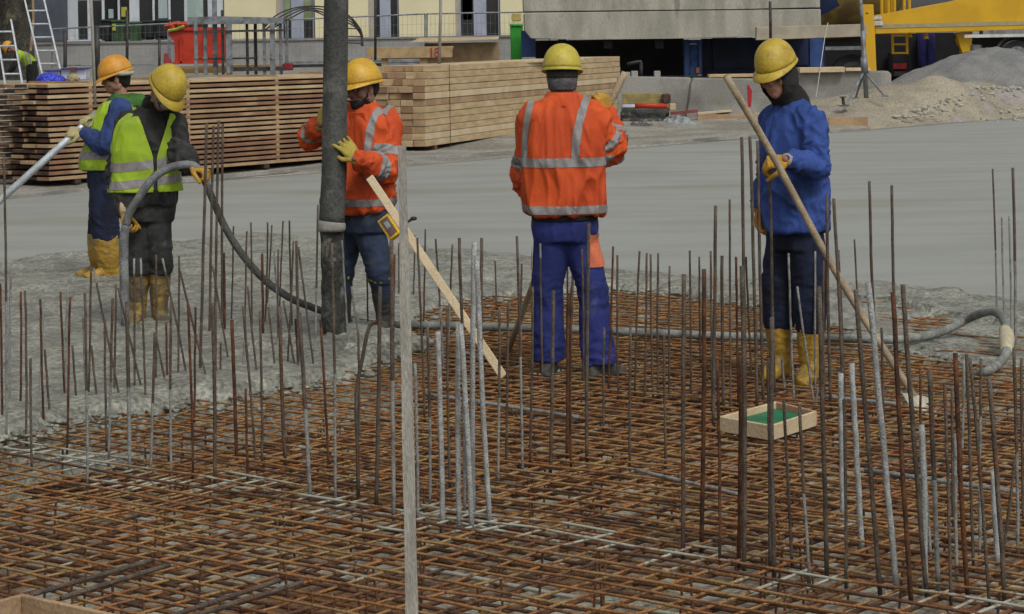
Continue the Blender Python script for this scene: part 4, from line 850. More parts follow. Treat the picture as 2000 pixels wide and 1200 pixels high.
for (x0, y0, x1, y1, lab) in ((84, 137, 117, 150, 'white plastic box behind the blue sheet, left of two'), (119, 133, 167, 156, 'white plastic box with a notch behind the blue sheet, right of two')):
    t = thing('plastic_box', W(x0, y1, 48), lab, 'box', 'white plastic boxes on the stack')
    bm = BM(); pbox(bm, x0, y0+2, x1, y1, 48, .5); bevel(bm, .01); obj('tub', bm, WPLAST, t)
    bm = BM(); pbox(bm, x0-1, y0-.5, x1+1, y0+2, 47.9, .7); bevel(bm, .008); obj('rim', bm, M('slate_blue_rim', (.1, .1, .3), (.08, .08, .2)), t)
    if x0 > 100:
        bm = BM(); pbox(bm, 136, 132, 147, 141, 47.85, .1); obj('notch_block', bm, M('brown_red_block', (.2, .05, .04), (.12, .04, .03)), t)
bm = BM()
ell(bm, W(97, 155, 46), (.25, .2, .11)); ell(bm, W(90, 156, 45.9), (.13, .15, .1)); ell(bm, W(112, 157, 45.9), (.16, .15, .07)); b = remesh(bm, .015, 1, folds(.05, (9, 9, 9), 4)); tag(obj('blue_sheet', b, BLUEBAG, loc=W(97, 162, 46), smooth=True), 'crumpled bright blue plastic sheet bundled on the left end of the stack', 'plastic sheet')
bm = BM(); ell(bm, W(143, 154, 45.8), (.13, .1, .09)); b = remesh(bm, .015, 1, folds(.03, (12, 12, 12), 2)); tag(obj('tan_bag', b, M('tan_sack', (.36, .3, .18), (.28, .23, .14)), loc=W(143, 160, 45.8), smooth=True), 'small tan bag in front of the notched white box', 'bag')

# ------------------------------------------------------------------ people
def basis(yaw, pitch=0, roll=0):
    """yaw: direction faced, degrees from +X; columns are right, forward, up"""
    f = Vector((math.cos(R(yaw)), math.sin(R(yaw)), 0)); r = Vector((f.y, -f.x, 0)); u = Vector((0, 0, 1))
    m = Matrix((r, f, u)).transposed()
    return m @ Matrix.Rotation(R(-pitch), 3, 'X') @ Matrix.Rotation(R(roll), 3, 'Y')
def head_parts(bm, c, B, beard=False):
    def e(p, r, rot=None): ell(bm, c+B @ Vector(p), r, B @ (rot or Matrix.Identity(3)), 18, 14)
    e((0, -.012, .028), (.074, .094, .098)); e((0, .028, -.045), (.056, .062, .066)); e((0, .05, -.083), (.03, .034, .026))
    e((0, .078, .022), (.052, .018, .014)); e((0, .098, -.018), (.0125, .02, .016)); e((0, .088, .0), (.009, .016, .03)); e((0, .082, -.05), (.026, .013, .009)); e((0, .078, -.06), (.022, .014, .009))
    for s in (-1, 1): e((s*.05, .05, -.02), (.022, .03, .03)); e((s*.076, -.008, -.008), (.009, .02, .031)); e((s*.058, -.0, -.05), (.016, .04, .035))
def helmet(c, B, m, person, tilt=0, ridges=0, s=1.0, strap=None):
    B = B @ Matrix.Rotation(R(-tilt), 3, 'X'); bm = BM()
    P = lambda x, y, z: c+B @ (Vector((x, y, z))*s)
    n = 32; prof = [(0, .0), (.02, -.004), (.05, .0)]
    rows = []
    for j in range(13):
        a = math.pi/2*j/12; k = math.cos(a)**.85; z = .138*math.sin(a); row = []
        for i in range(n):
            th = 2*math.pi*i/n; x = .108*k*math.sin(th); y = .132*k*math.cos(th)+.004
            zz = z
            if ridges and abs(x) < .045: zz += .0065*max(0, math.cos(x/.0135*math.pi))*math.sin(a)**.6*(1 if abs(y) < .12 else .3)
            row.append(bm.verts.new(P(x, y, zz)))
        rows.append(row)
    for j in range(12):
        for i in range(n):
            f = bm.faces.new((rows[j][i], rows[j][(i+1) % n], rows[j+1][(i+1) % n], rows[j+1][i]))
    bmesh.ops.remove_doubles(bm, verts=rows[12], dist=.004)
    sh = obj('helmet', bm, m, person, smooth=True); solid(sh, .003)
    bm = BM(); r0, r1 = [], []
    for i in range(n):
        th = 2*math.pi*i/n; fr = max(0, math.cos(th)); fl = .006+.046*fr**1.5; dz = -.010-.016*fr**2
        a = P(.1085*math.sin(th), .1325*math.cos(th)+.004, .002); b_ = P((.1085+fl*.75)*math.sin(th), (.1325+fl)*math.cos(th)+.004, dz)
        r0.append((bm.verts.new(a), bm.verts.new(b_)))
        r1.append((bm.verts.new(a-B @ Vector((0, 0, .005))), bm.verts.new(b_-B @ Vector((0, 0, .006)))))
    for i in range(n):
        j = (i+1) % n
        bm.faces.new((r0[i][0], r0[j][0], r0[j][1], r0[i][1])); bm.faces.new((r0[i][1], r0[j][1], r1[j][1], r1[i][1])); bm.faces.new((r1[i][1], r1[j][1], r1[j][0], r1[i][0]))
    obj('brim', bm, m, sh, smooth=True)
    return sh
def hand_geo(bm, wrist, d, n, side, curls, s=1.0, spread=0.0):
    """wrist point, finger direction d, palm direction n, side: +1 thumb towards d x n"""
    d = d.normalized(); n = (n-d*n.dot(d)).normalized(); a = d.cross(n)*side
    pc = wrist+d*.005*s
    loft(bm, [(wrist-d*.02*s, a*.026*s, n*.02*s), (wrist+d*.02*s, a*.033*s, n*.018*s), (wrist+d*.06*s, a*.043*s, n*.016*s), (wrist+d*.095*s, a*.041*s, n*.013*s)], 16, 2.6, 3)
    for k, (o_, L, r) in enumerate(((.033, .072, .0105), (.011, .082, .011), (-.011, .077, .0105), (-.032, .06, .0095))):
        p = wrist+d*(.088-.004*abs(k-1))*s+a*o_*s; ang = 0; pts = [p-d*.02*s, p]; dd = (d+a*spread*(1.5-k)*.35).normalized()
        for q, fl in enumerate((.42, .33, .25)):
            ang += R(curls[k] if isinstance(curls, (list, tuple)) else curls)*(1.15 if q == 1 else .9); v = dd*math.cos(ang)+n*math.sin(ang); p = p+v*L*fl*s; pts.append(p)
        limb(bm, pts, [r*s, r*s, r*.97*s, r*.9*s, r*.75*s], 9, 2)
    p0 = wrist+d*.022*s+a*.03*s; v1 = (d*.65+a*.65+n*.4).normalized(); v2 = (d*.85+a*.15+n*.5).normalized()
    limb(bm, [p0, p0+v1*.04*s, p0+v1*.04*s+v2*.035*s, p0+v1*.04*s+v2*.062*s], [.014*s, .013*s, .011*s, .009*s], 9, 2)
def glove(person, wrist, elbow, d, n, side, curls, m, cuff=REFL, s=1.12, spread=.1, name='glove'):
    bm = BM(); hand_geo(bm, wrist, d, n, side, curls, s, spread)
    b = remesh(bm, .0045, 1); g = obj(name, b, m, person, smooth=True)
    if cuff:
        bm = BM(); w_ = (wrist-elbow).normalized(); tube(bm, [wrist-w_*.045, wrist+w_*.0, wrist+w_*.03], [.04, .037, .033], 14); obj('cuff', bm, cuff, g, smooth=True)
    return g
def boot(person, knee, ankle, toe_dir, m, h=.3, foot=.28, name='boot', s=1.0, seed=1, wide=.062):
    td = Vector((toe_dir[0], toe_dir[1], 0)).normalized(); ax = (knee-ankle).normalized(); sd = Vector((-td.y, td.x, 0)); bm = BM()
    a = ankle
    sole = a.z-.085
    loft(bm, [(a+ax*h, sd*wide*1.05, td*wide*1.12), (a+ax*h*.6, sd*wide, td*wide*1.1), (a+ax*.06, sd*wide*.85, td*wide*.95), (a-ax*.03, sd*.05, td*.062)], 18, 2.1, 4)
    c = Vector((a.x, a.y, sole)); 
    loft(bm, [(c-td*.085+Vector((0, 0, .045)), sd*.028, Vector((0, 0, .038))), (c-td*.06+Vector((0, 0, .05)), sd*.041, Vector((0, 0, .05))), (c+td*.03+Vector((0, 0, .055)), sd*.044, Vector((0, 0, .055))),
              (c+td*.11+Vector((0, 0, .04)), sd*.05, Vector((0, 0, .04))), (c+td*.17+Vector((0, 0, .03)), sd*.042, Vector((0, 0, .03))), (c+td*.195+Vector((0, 0, .024)), sd*.02, Vector((0, 0, .018)))], 16, 2.6, 4)
    b = remesh(bm, .007, 2, folds(.006, (14, 14, 20), seed)); return obj(name, b, m, person, smooth=True)
class Person: pass
def person(label, J, yaw, head, skin, torso, arms_r=(.062, .05, .043), jm=None, tm=None, leg=(.095, .078, .075, .07), hem_fold=.012, seed=1, jname='jacket', arm_scale=1.0, tpants=None, voxel=.009, group='construction workers in hard hats', jsc=(8, 8, 3.2), trouser_end=None):
    P = Person(); base = Vector((J['pel'].x, J['pel'].y, min(J['anL'].z, J['anR'].z)-.09))
    B = basis(yaw); lat = B @ Vector((1, 0, 0)); fw = B @ Vector((0, 1, 0)); up = Vector((0, 0, 1))
    HB = head[1]; hc = head[0]
    # continuous body
    bm = BM(); head_parts(bm, hc, HB)
    neck = J['neck']; limb(bm, [neck-up*.06, neck+up*.02, hc-up*.055+HB @ Vector((0, -.02, 0))], [.062, .056, .055], 16)
    chest = (J['shL']+J['shR'])/2
    def inner(k): return [(c, u*k, v*k) for c, u, v in torso]
    tr = [(c, lat*w_, fw*d_) for c, w_, d_ in torso]; loft(bm, [(c, u*.8, v*.8) for c, u, v in tr], 24)
    for s in 'LR':
        limb(bm, [J['sh'+s], J['el'+s], J['wr'+s]], [.046, .036, .026], 12)
        d = (J['wr'+s]-J['el'+s]).normalized(); limb(bm, [J['wr'+s], J['wr'+s]+d*.03], [.025, .02], 10)
        hp = J['hp'+s]; limb(bm, [hp, J['kn'+s], J['an'+s]], [.075, .052, .038], 14)
        tdv = Vector((*J['toe'+s], 0)).normalized(); a = J['an'+s]; limb(bm, [a-up*.01, a-up*.045+tdv*.06, a-up*.06+tdv*.13], [.036, .032, .022], 12)
    b = remesh(bm, .0065, 2); o = obj('person', b, skin, loc=base, smooth=True); tag(o, label, 'person', group)
    P.o = o; P.B = B; P.lat = lat; P.fw = fw; P.J = J; P.hc = hc; P.HB = HB
    for s in (-1, 1):
        bm = BM(); ell(bm, hc+HB @ Vector((s*.03, .083, .004)), (.012, .008, .007), HB, 10, 8); obj('eye', bm, STONE, o, smooth=True)
        e = BM(); ell(e, hc+HB @ Vector((s*.03, .0895, .004)), (.0055, .003, .0055), HB, 8, 6); obj('iris', e, BLKC, bpy.data.objects[-1] if 0 else [c for c in bpy.data.objects if c.parent == o and c.name.startswith('eye')][-1], smooth=True)
        e = BM(); ell(e, hc+HB @ Vector((s*.031, .089, .021)), (.018, .006, .004), HB, 8, 6); obj('eyebrow', e, HAIR, o, smooth=True)
    # jacket
    if jm:
        bm = BM(); loft(bm, tr, 28, 2.3)
        for s in 'LR':
            sh = J['sh'+s]; r0, r1, r2 = [q*arm_scale for q in arms_r]
            ins = sh.lerp(chest, .3)
            limb(bm, [ins, sh, sh.lerp(J['el'+s], .5), J['el'+s], J['el'+s].lerp(J['wr'+s], .5), J['wr'+s]-(J['wr'+s]-J['el'+s]).normalized()*.02], [r0*1.15, r0*1.12, r0, r1*1.08, r1, r2], 16)
        fo = folds(hem_fold, jsc, seed); f2 = folds(hem_fold*.7, (13, 13, 22), seed+5)
        def dsp(p):
            da = min(min((p-J['el'+s]).length for s in 'LR'), min((p-J['wr'+s]).length for s in 'LR')+.05); k = max(0, 1-da/.2)
            return fo(p)*(1-k*.5)+f2(p)*k*1.4
        jb = remesh(bm, voxel, 2, dsp); P.jb = jb.copy(); P.jacket = obj(jname, jb, jm, o, smooth=True)
    # trousers
    if tm:
        bm = BM(); pel = J['pel']
        tp = tpants or [(pel+up*.10, .17, .125), (pel, .185, .135), (pel-up*.09, .17, .125)]
        loft(bm, [(c, lat*w_, fw*d_) for c, w_, d_ in tp], 24, 2.3)
        for s in 'LR':
            hp, kn, an = J['hp'+s], J['kn'+s], J['an'+s]; e = an if trouser_end is None else kn.lerp(an, trouser_end)
            tube(bm, [hp+up*.06, hp-up*.05, hp.lerp(kn, .55), kn, kn.lerp(e, .5), e], [leg[0]*.9, leg[0], (leg[0]+leg[1])/2, leg[1], leg[2], leg[3]], 18, 4)
        fo = folds(.009, (7, 7, 4), seed+2); f2 = folds(.012, (6, 6, 17), seed+3)
        def dsp(p):
            zk = (J['knL'].z+J['knR'].z)/2; za = min(J['anL'].z, J['anR'].z); k = max(math.exp(-((p.z-zk)/.13)**2)*.8, math.exp(-((p.z-za-.06)/.14)**2)); return fo(p)+f2(p)*k
        tb = remesh(bm, voxel, 2, dsp); P.tb = tb.copy(); P.trousers = obj('trousers', tb, tm, o, smooth=True)
    return P
def seg_t(p, a, b):
    ab = b-a; t = max(0, min(1, (p-a).dot(ab)/ab.length_squared)); return t, (p-a-ab*t).length
def on_arm(P, p):
    best = (9, None, 0)
    for s in 'LR':
        for k, (a, b) in (('u', (P.J['sh'+s], P.J['el'+s])), ('f', (P.J['el'+s], P.J['wr'+s]))):
            t, d = seg_t(p, a, b)
            if d < best[0]: best = (d, s+k, t)
    return best
def fine(b):   # finer copy for clean stripe edges
    return b
def stripes(P, pred, name='reflective_stripe', m=REFL, off=.003, src=None, parent=None):
    b = (src or P.jb).copy(); bmesh.ops.subdivide_edges(b, edges=list(b.edges), cuts=1, use_grid_fill=True)
    x = extract(b, pred, off, .0, 8); b.free(); o = obj(name, x, m, parent or P.jacket, smooth=True, recalc=False); return o
def wp(D, d): return {k: W(v[0], v[1], D+(v[2] if len(v) > 2 else 0)) for k, v in d.items()}
V = Vector

# ---- P5: blue jacket, right
D5 = G(1550, 742).y
J = wp(D5, dict(pel=(1556, 455), neck=(1546, 212, .02), shL=(1583, 236, -.14), shR=(1513, 232, .16), elL=(1597, 325, -.22), elR=(1502, 335, .22), wrL=(1541, 313, -.40), wrR=(1484, 405, .16),
                  hpL=(1576, 470, -.04), hpR=(1532, 470, .07), knL=(1582, 572, -.05), knR=(1519, 566, .08), anL=(1582, 716, -.02), anR=(1523, 706, .10)))
J.update(toeL=(-.35, -1), toeR=(-.6, -1), hdL=V((-1, .1, -.05)), hnL=V((0, .9, -.4)), hsL=1, hcL=48, hdR=V((-.05, 0, -1)), hnR=V((.6, -.6, 0)), hsR=-1, hcR=35)
HB5 = basis(236, 5, 6); hc5 = W(1519, 152, D5-.06)
T5 = [(W(1555, 449, D5), .178, .155), (W(1555, 415, D5), .182, .156), (W(1553, 350, D5), .175, .145), (W(1550, 290, D5), .19, .15), (W(1549, 240, D5), .185, .13), (W(1548, 215, D5), .13, .10), (W(1547, 198, D5), .075, .075)]
P5 = person('person in a blue jacket, black hood and yellow hard hat holding a long shovel handle', J, 215, (hc5, HB5), SKIN, T5, (.066, .056, .047), BLUEJ, NAVY, (.102, .09, .085, .082), .030, 5, trouser_end=.52, tpants=[(J['pel']+V((0, 0, .05)), .14, .11), (J['pel'], .150, .118), (J['pel']-V((0, 0, .09)), .15, .118)], jsc=(7, 7, 5))
helmet(hc5+HB5 @ V((0, -.008, .072)), HB5, YELLH, P5.o, 17, 0, 1.0)
def hood(P, m, rx=.1, ry=.118, rz=.135, face=.02, name='hood', low=-.13):
    bm = BM(); c, B = P.hc, P.HB
    ell(bm, c+B @ V((0, -.015, -.005)), (rx, ry, rz), B, 28, 22); limb(bm, [c+B @ V((0, -.03, -.07)), P.J['neck']+V((0, 0, .03)), P.J['neck']-V((0, 0, .03))], [.085, .095, .11], 18)
    b = remesh(bm, .008, 2, folds(.006, (14, 14, 14), 8)); Bi = B.inverted()
    kill = [f for f in b.faces if (lambda q: q.y > face and abs(q.x)/.064 < 1 and (q.x/.068)**2+((q.z+.02)/.092)**2 < 1)(Bi @ (f.calc_center_median()-c))]
    bmesh.ops.delete(b, geom=kill, context='FACES')
    o_ = obj(name, b, m, P.o, smooth=True); solid(o_, .006); return o_
hood(P5, BLKC)
glove(P5.o, J['wrL'], J['elL'], V((-1, .12, -.1)), V((.1, .5, -.9)) if 0 else V((0, .55, -.8)), 1, 52, GLOVE, M('pale_cuff', (.42, .33, .2), (.34, .27, .17), 14), 1.2)
glove(P5.o, J['wrR'], J['elR'], V((-.02, 0, -1)), V((.7, -.5, 0)), -1, 30, GLOVE, GLOVE, 1.12)
boot(P5.o, J['knL'], J['anL'], J['toeL'], BOOTY, .26, seed=2, wide=.07); boot(P5.o, J['knR'], J['anR'], J['toeR'], BOOTY, .26, seed=3, wide=.068)
for s_, a in (('collar', 0),):
    bm = BM(); c = J['neck']; loft(bm, [(c-V((0, 0, .03)), P5.lat*.105, P5.fw*.105), (c+V((0, 0, .035)), P5.lat*.092, P5.fw*.095)], 24, 2.1, 3, cap=False); solid(obj(s_, bm, BLUEJ, P5.jacket, smooth=True), .006)
pk = stripes(P5, lambda p, n: (lambda q: .02 < q.x < .125 and abs(p.z-W(1550, 322, D5).z) < .006 and q.y > .05)(P5.B.inverted() @ (p-W(1550, 322, D5))) and on_arm(P5, p)[0] > .08, 'pocket_flap', BLUET, .004)

# shovel of P5
bm = BM(); a, b_ = W(1418, 149, D5-.62), W(1786, 775, 11.62); hxy = W(1512, 312, D5-.44)
m1 = W(1512, 309, D5-.50); tube(bm, [a, m1, W(1640, 545, D5-.6), b_], .0185, 12, sp=3)
t = thing('shovel', b_, 'long handled shovel held by the blue jacketed worker, its blade resting on the mat', 'shovel'); obj('handle', bm, HANDLE, t, smooth=True)
bm = BM(); nx, ny = 8, 9; Vv = []
for j in range(ny+1):
    row = []
    for i in range(nx+1):
        u, v = i/nx*2-1, j/ny; wd = .066*(1 if v < .65 else 1-(v-.65)**1.5*1.6); c = W(1786, 772, 11.6).lerp(W(1812, 812, 11.5), v); row.append(bm.verts.new(c+V((u*wd, .02*(1-u*u)-.03*v*0, .012*u*-1))))
    Vv.append(row)
for j in range(ny):
    for i in range(nx): bm.faces.new((Vv[j][i], Vv[j][i+1], Vv[j+1][i+1], Vv[j+1][i]))
solid(obj('blade', bm, M('worn_blade', (.42, .4, .32), (.3, .28, .23), 20, .6), t, smooth=True), .003)

# ---- P4: orange jacket from behind
D4 = G(1110, 728).y
J = wp(D4, dict(pel=(1103, 440), neck=(1098, 196), shL=(1040, 232, .0), shR=(1154, 236, .0), elL=(1032, 345, .12), elR=(1191, 292, .10), wrL=(1065, 372, .36), wrR=(1183, 226, .27),
                  hpL=(1078, 452), hpR=(1130, 452), knL=(1069, 575, .02), knR=(1157, 570, -.02), anL=(1071, 704, .03), anR=(1170, 712, -.03)))
J.update(toeL=(.1, 1), toeR=(.75, .65), hdL=V((.6, .4, .3)), hnL=V((0, 1, 0)), hsL=-1, hcL=50, hdR=V((-.1, -.05, 1)), hnR=V((-.4, .6, 0)), hsR=1, hcR=50)
HB4 = basis(84, 3); hc4 = W(1098, 150, D4+.02)
T4 = [(W(1102, 418, D4), .222, .16), (W(1102, 395, D4), .226, .165), (W(1101, 330, D4), .222, .16), (W(1099, 270, D4), .222, .155), (W(1097, 232, D4), .215, .135), (W(1097, 206, D4), .16, .10), (W(1098, 188, D4), .085, .08)]
P4 = person('person seen from behind in an orange reflective jacket, blue trousers and lemon yellow hard hat', J, 86, (hc4, HB4), SKIN, T4, (.088, .086, .062), ORNJ, BLUET, (.098, .086, .088, .092), .034, 9, jsc=(7, 7, 2.6))
helmet(hc4+HB4 @ V((0, -.008, .045)), HB4, YELLH4, P4.o, 2, 0, 1.0)
zt4 = lambda y: W(1100, y, D4).z
def torso_band(P, za, zb, ex=.0, slope=0):
    c = P.J['pel']
    return lambda p, n: za < p.z+slope*(p-c).dot(P.lat) < zb and (lambda q: abs(q) < 9)(0) and not (on_arm(P, p)[0] < .085+ex and on_arm(P, p)[2] > .12)
stripes(P4, torso_band(P4, zt4(415), zt4(399)))
stripes(P4, torso_band(P4, zt4(324), zt4(306)))
def px_of(p):
    q = p-V((0, 0, H)); X_ = q.x*cr-q.z*sr; return 1000+F*X_/q.y
def vert_band(P, lx, wdt, z0, z1, curve=0):
    c = P.J['neck']
    def f(p, n):
        q = (p-c).dot(P.lat); t = (p.z-z0)/(z1-z0); return z0 < p.z < z1+.06 and abs(q-(lx-curve*t*t)) < wdt and not (on_arm(P, p)[0] < .07 and on_arm(P, p)[2] > .25)
    return f
stripes(P4, vert_band(P4, .075, .023, zt4(306), zt4(198), -.055)); stripes(P4, vert_band(P4, -.206, .018, zt4(306), zt4(198), -.04))
def arm_band(P, s, k, t0_, t1_): return lambda p, n: (lambda q: q[0] < .125 and q[1] == s+k and t0_ < q[2] < t1_)(on_arm(P, p))
stripes(P4, arm_band(P4, 'R', 'u', .55, .76)); stripes(P4, arm_band(P4, 'L', 'u', .62, .8)); stripes(P4, arm_band(P4, 'R', 'f', .3, .5))
bm = BM(); c = J['neck']; loft(bm, [(c-V((0, 0, .035)), P4.lat*.125, P4.fw*.115), (c+V((0, 0, .0)), P4.lat*.108, P4.fw*.105), (c+V((0, 0, .045)), P4.lat*.085, P4.fw*.09)], 26, 2.1, 3, cap=False)
solid(obj('collar', bm, ORNJ, P4.jacket, smooth=True), .008)
bm = BM(); c = hc4; loft(bm, [(c+V((0, -.03, -.075)), P4.lat*.074, P4.fw*.078), (c+V((0, -.02, -.03)), P4.lat*.083, P4.fw*.097), (c+V((0, 0, .02)), P4.lat*.085, P4.fw*.105), (c+V((0, 0, .06)), P4.lat*.08, P4.fw*.1)], 26, 2.1, 3)
b = remesh(bm, .007, 2, folds(.003, (9, 9, 40), 3)); bn = obj('beanie', b, GRYK, P4.o, smooth=True)
bm = BM(); loft(bm, [(c+V((0, -.01, -.005)), P4.lat*.087, P4.fw*.104), (c+V((0, 0, .04)), P4.lat*.089, P4.fw*.11)], 26, 2.1, 3); obj('helmet_liner', bm, M('olive_black_cloth', (.03, .032, .022), (.02, .02, .016)), bn, smooth=True)
glove(P4.o, J['wrR'], J['elR'], V((-.15, -.1, 1)), V((-.4, .8, .1)), 1, 55, GLOVE, GLOVE, 1.12); glove(P4.o, J['wrL'], J['elL'], V((.7, .3, .2)), V((0, .9, -.3)), -1, 50, GLOVE, GLOVE, 1.1)
boot(P4.o, J['knL'], J['anL'], J['toeL'], SHOE, .1, name='shoe', seed=4, wide=.05); boot(P4.o, J['knR'], J['anR'], J['toeR'], SHOE, .1, name='shoe', seed=5, wide=.05)
bz = [W(1100, 410, D4), W(1100, 424, D4)]; bm = BM(); loft(bm, [(W(1103, 430, D4), P4.lat*.183, P4.fw*.14), (W(1103, 414, D4), P4.lat*.186, P4.fw*.142)], 26, 2.3, 2); obj('belt', bm, BLKC, P4.trousers, smooth=True)
def pockets(P, x0, x1, y0, y1, D, front=True, m=ORNP, side=1):
    za, zb = W((x0+x1)/2, y1, D).z, W((x0+x1)/2, y0, D).z
    def f(p, n): return za < p.z < zb and x0 < px_of(p) < x1 and (n.y < .35)
    return stripes(P, f, 'thigh_pocket', m, .008, P.tb, P.trousers)
pockets(P4, 1148, 1200, 455, 520, D4); pockets(P4, 1020, 1042, 478, 528, D4)
# long tool of P4, passing in front of him
bm = BM(); a, b_ = W(1221, 142, D4+.34), W(987, 702, D4+1.0); tube(bm, [a, W(1186, 214, D4+.33), W(1100, 400, D4+.46), b_], [.021, .0205, .019, .017], 12, sp=3)
t = thing('rake', b_, 'long rake with a wooden handle held by the worker seen from behind', 'rake'); obj('handle', bm, HANDLE, t, smooth=True)
bm = BM(); c = W(985, 704, D4+1.0); box(bm, c, .34, .03, .05, ax=(1, .2, 0)); bevel(bm, .005); obj('rake_head', bm, STEELD, t)

# ---- P3: orange jacket at the hose
D3 = 14.45
J = wp(D3, dict(pel=(707, 425), neck=(712, 218, .0), shL=(752, 240, .02), shR=(662, 238, .10), elL=(757, 332, -.16), elR=(606, 268, .0), wrL=(698, 312, -.42), wrR=(622, 248, -.16),
                  hpL=(722, 440, -.02), hpR=(684, 440, .06), knL=(741, 535, -.06), knR=(668, 530, .1), anL=(752, 632, .02), anR=(668, 628, .14)))
J.update(toeL=(-.5, -1), toeR=(-.6, -.8), hdL=V((-.75, .0, .75)), hnL=V((-.5, .75, -.2)), hsL=1, hcL=16, hdR=V((.25, -.1, .9)), hnR=V((.9, .3, 0)), hsR=-1, hcR=16)
HB3 = basis(222, 5, 4); hc3 = W(708, 176, D3-.04)
T3 = [(W(700, 412, D3), .215, .165), (W(700, 385, D3), .225, .175), (W(702, 320, D3), .205, .165), (W(705, 270, D3), .205, .155), (W(708, 236, D3), .19, .135), (W(710, 216, D3), .13, .10), (W(712, 202, D3), .08, .08)]
P3 = person('person with a dark beard in an orange reflective jacket steadying the hanging concrete hose', J, 245, (hc3, HB3), SKIND, T3, (.082, .07, .056), ORNJ, JEAN, (.098, .08, .062, .055), .034, 13, jsc=(7, 7, 4), trouser_end=.55)
helmet(hc3+HB3 @ V((0, -.008, .046)), HB3, GOLDH, P3.o, 2, 1, 1.06)
bm = BM(); c, B = hc3, HB3; ell(bm, c+B @ V((0, .04, -.075)), (.055, .055, .04), B); ell(bm, c+B @ V((0, .062, -.09)), (.034, .035, .032), B)
for s in (-1, 1): ell(bm, c+B @ V((s*.052, .012, -.05)), (.02, .035, .042), B)
ell(bm, c+B @ V((0, .086, -.043)), (.024, .008, .006), B); b = remesh(bm, .005, 1, folds(.004, (40, 40, 40), 1)); obj('beard', b, HAIR, P3.o, smooth=True)
bm = BM(); ell(bm, c+B @ V((0, -.03, .02)), (.08, .09, .09), B); b = remesh(bm, .007, 1, folds(.004, (40, 40, 40), 1)); obj('hair', b, HAIR, P3.o, smooth=True)
zt3 = lambda y: W(705, y, D3).z
stripes(P3, torso_band(P3, zt3(400), zt3(386))); stripes(P3, vert_band(P3, -.095, .021, zt3(345), zt3(212), .035)); stripes(P3, vert_band(P3, .10, .021, zt3(345), zt3(212), -.03))
stripes(P3, arm_band(P3, 'L', 'u', .60, .78)); stripes(P3, arm_band(P3, 'L', 'f', .22, .52)); stripes(P3, arm_band(P3, 'R', 'u', .50, .75)); stripes(P3, arm_band(P3, 'R', 'f', .3, .5))
bm = BM(); c = J['neck']; loft(bm, [(c-V((0, 0, .03)), P3.lat*.125, P3.fw*.12), (c+V((0, 0, .01)), P3.lat*.105, P3.fw*.11), (c+V((0, .0, .05)), P3.lat*.095, P3.fw*.1)], 26, 2.1, 3, cap=False); solid(obj('collar', bm, ORNJ, P3.jacket, smooth=True), .008)
bm = BM(); cl = c+P3.fw*.125+P3.lat*-.02; hexa(bm, [cl+P3.lat*-.07-V((0, 0, .06)), cl+P3.lat*.06-V((0, 0, .09)), cl+P3.lat*.06-V((0, 0, .09))+P3.fw*.012, cl+P3.lat*-.07-V((0, 0, .06))+P3.fw*.012, cl+P3.lat*-.05+V((0, 0, .0)), cl+P3.lat*.05, cl+P3.lat*.05+P3.fw*.012, cl+P3.lat*-.05+P3.fw*.012]); bevel(bm, .004); obj('collar_flap', bm, ORNJ, P3.jacket)
glove(P3.o, J['wrL'], J['elL'], V((-.62, .05, .78)), V((-.35, .9, -.2)), 1, [10, 12, 14, 18], GLOVE3, GLOVE3, 1.18, .5); glove(P3.o, J['wrR'], J['elR'], V((.25, -.05, .9)), V((.9, .4, 0)), -1, 22, GLOVE3, GLOVE3, 1.12, .3)
boot(P3.o, J['knL'], J['anL'], J['toeL'], BOOTK, .3, seed=6, wide=.058); boot(P3.o, J['knR'], J['anR'], J['toeR'], BOOTK, .3, seed=7, wide=.06)
bm = BM(); loft(bm, [(W(705, 428, D3), P3.lat*.17, P3.fw*.135), (W(705, 410, D3), P3.lat*.175, P3.fw*.138)], 26, 2.3, 2); obj('belt', bm, BLKC, P3.trousers, smooth=True)
for s in 'LR':
    k = J['kn'+s].lerp(J['an'+s], .08); bm = BM(); d_ = (J['an'+s]-J['kn'+s]).normalized(); tube(bm, [k-d_*.012, k, k+d_*.012], [.076, .079, .075], 16); b = remesh(bm, .008, 1, folds(.012, (12, 12, 20), 3)); obj('knee_strap', b, M('olive_lime_strap', (.3, .36, .03), (.1, .12, .03), 12), P3.o, smooth=True)

# ---- P2: lime vest over black jacket, holding the vibrator hose
D2 = 15.2
J = wp(D2, dict(pel=(288, 405), neck=(300, 222, -.03), shL=(335, 240, -.02), shR=(252, 246, .02), elL=(352, 300, -.10), elR=(230, 345, -.02), wrL=(374, 325, -.26), wrR=(243, 412, -.18),
                  hpL=(306, 420, .0), hpR=(268, 420, .0), knL=(312, 505, -.05), knR=(272, 508, -.05), anL=(312, 612, .03), anR=(268, 612, .0)))
J.update(toeL=(.35, -1), toeR=(-.15, -1), hdL=V((.8, -.2, -.2)), hnL=V((.1, -.4, -.9)), hsL=-1, hcL=50, hdR=V((.15, -.2, -1)), hnR=V((.7, -.2, 0)), hsR=-1, hcR=50)
HB2 = basis(312, 40, -8); hc2 = W(320, 180, D2-.15)
T2 = [(W(284, 400, D2), .205, .16), (W(284, 380, D2), .215, .165), (W(284, 330, D2), .195, .155), (W(286, 280, D2-.01), .195, .15), (W(291, 244, D2-.03), .185, .13), (W(296, 226, D2-.04), .125, .10), (W(300, 212, D2-.06), .08, .08)]
P2 = person('person in a lime vest over a black jacket bending over the grey vibrator hose', J, 285, (hc2, HB2), SKIND, T2, (.078, .07, .056), GRYC, GRYC, (.092, .084, .086, .09), .034, 17, trouser_end=.24)
helmet(hc2+HB2 @ V((0, -.008, .046)), HB2, YELLH, P2.o, 6, 0, 1.07)
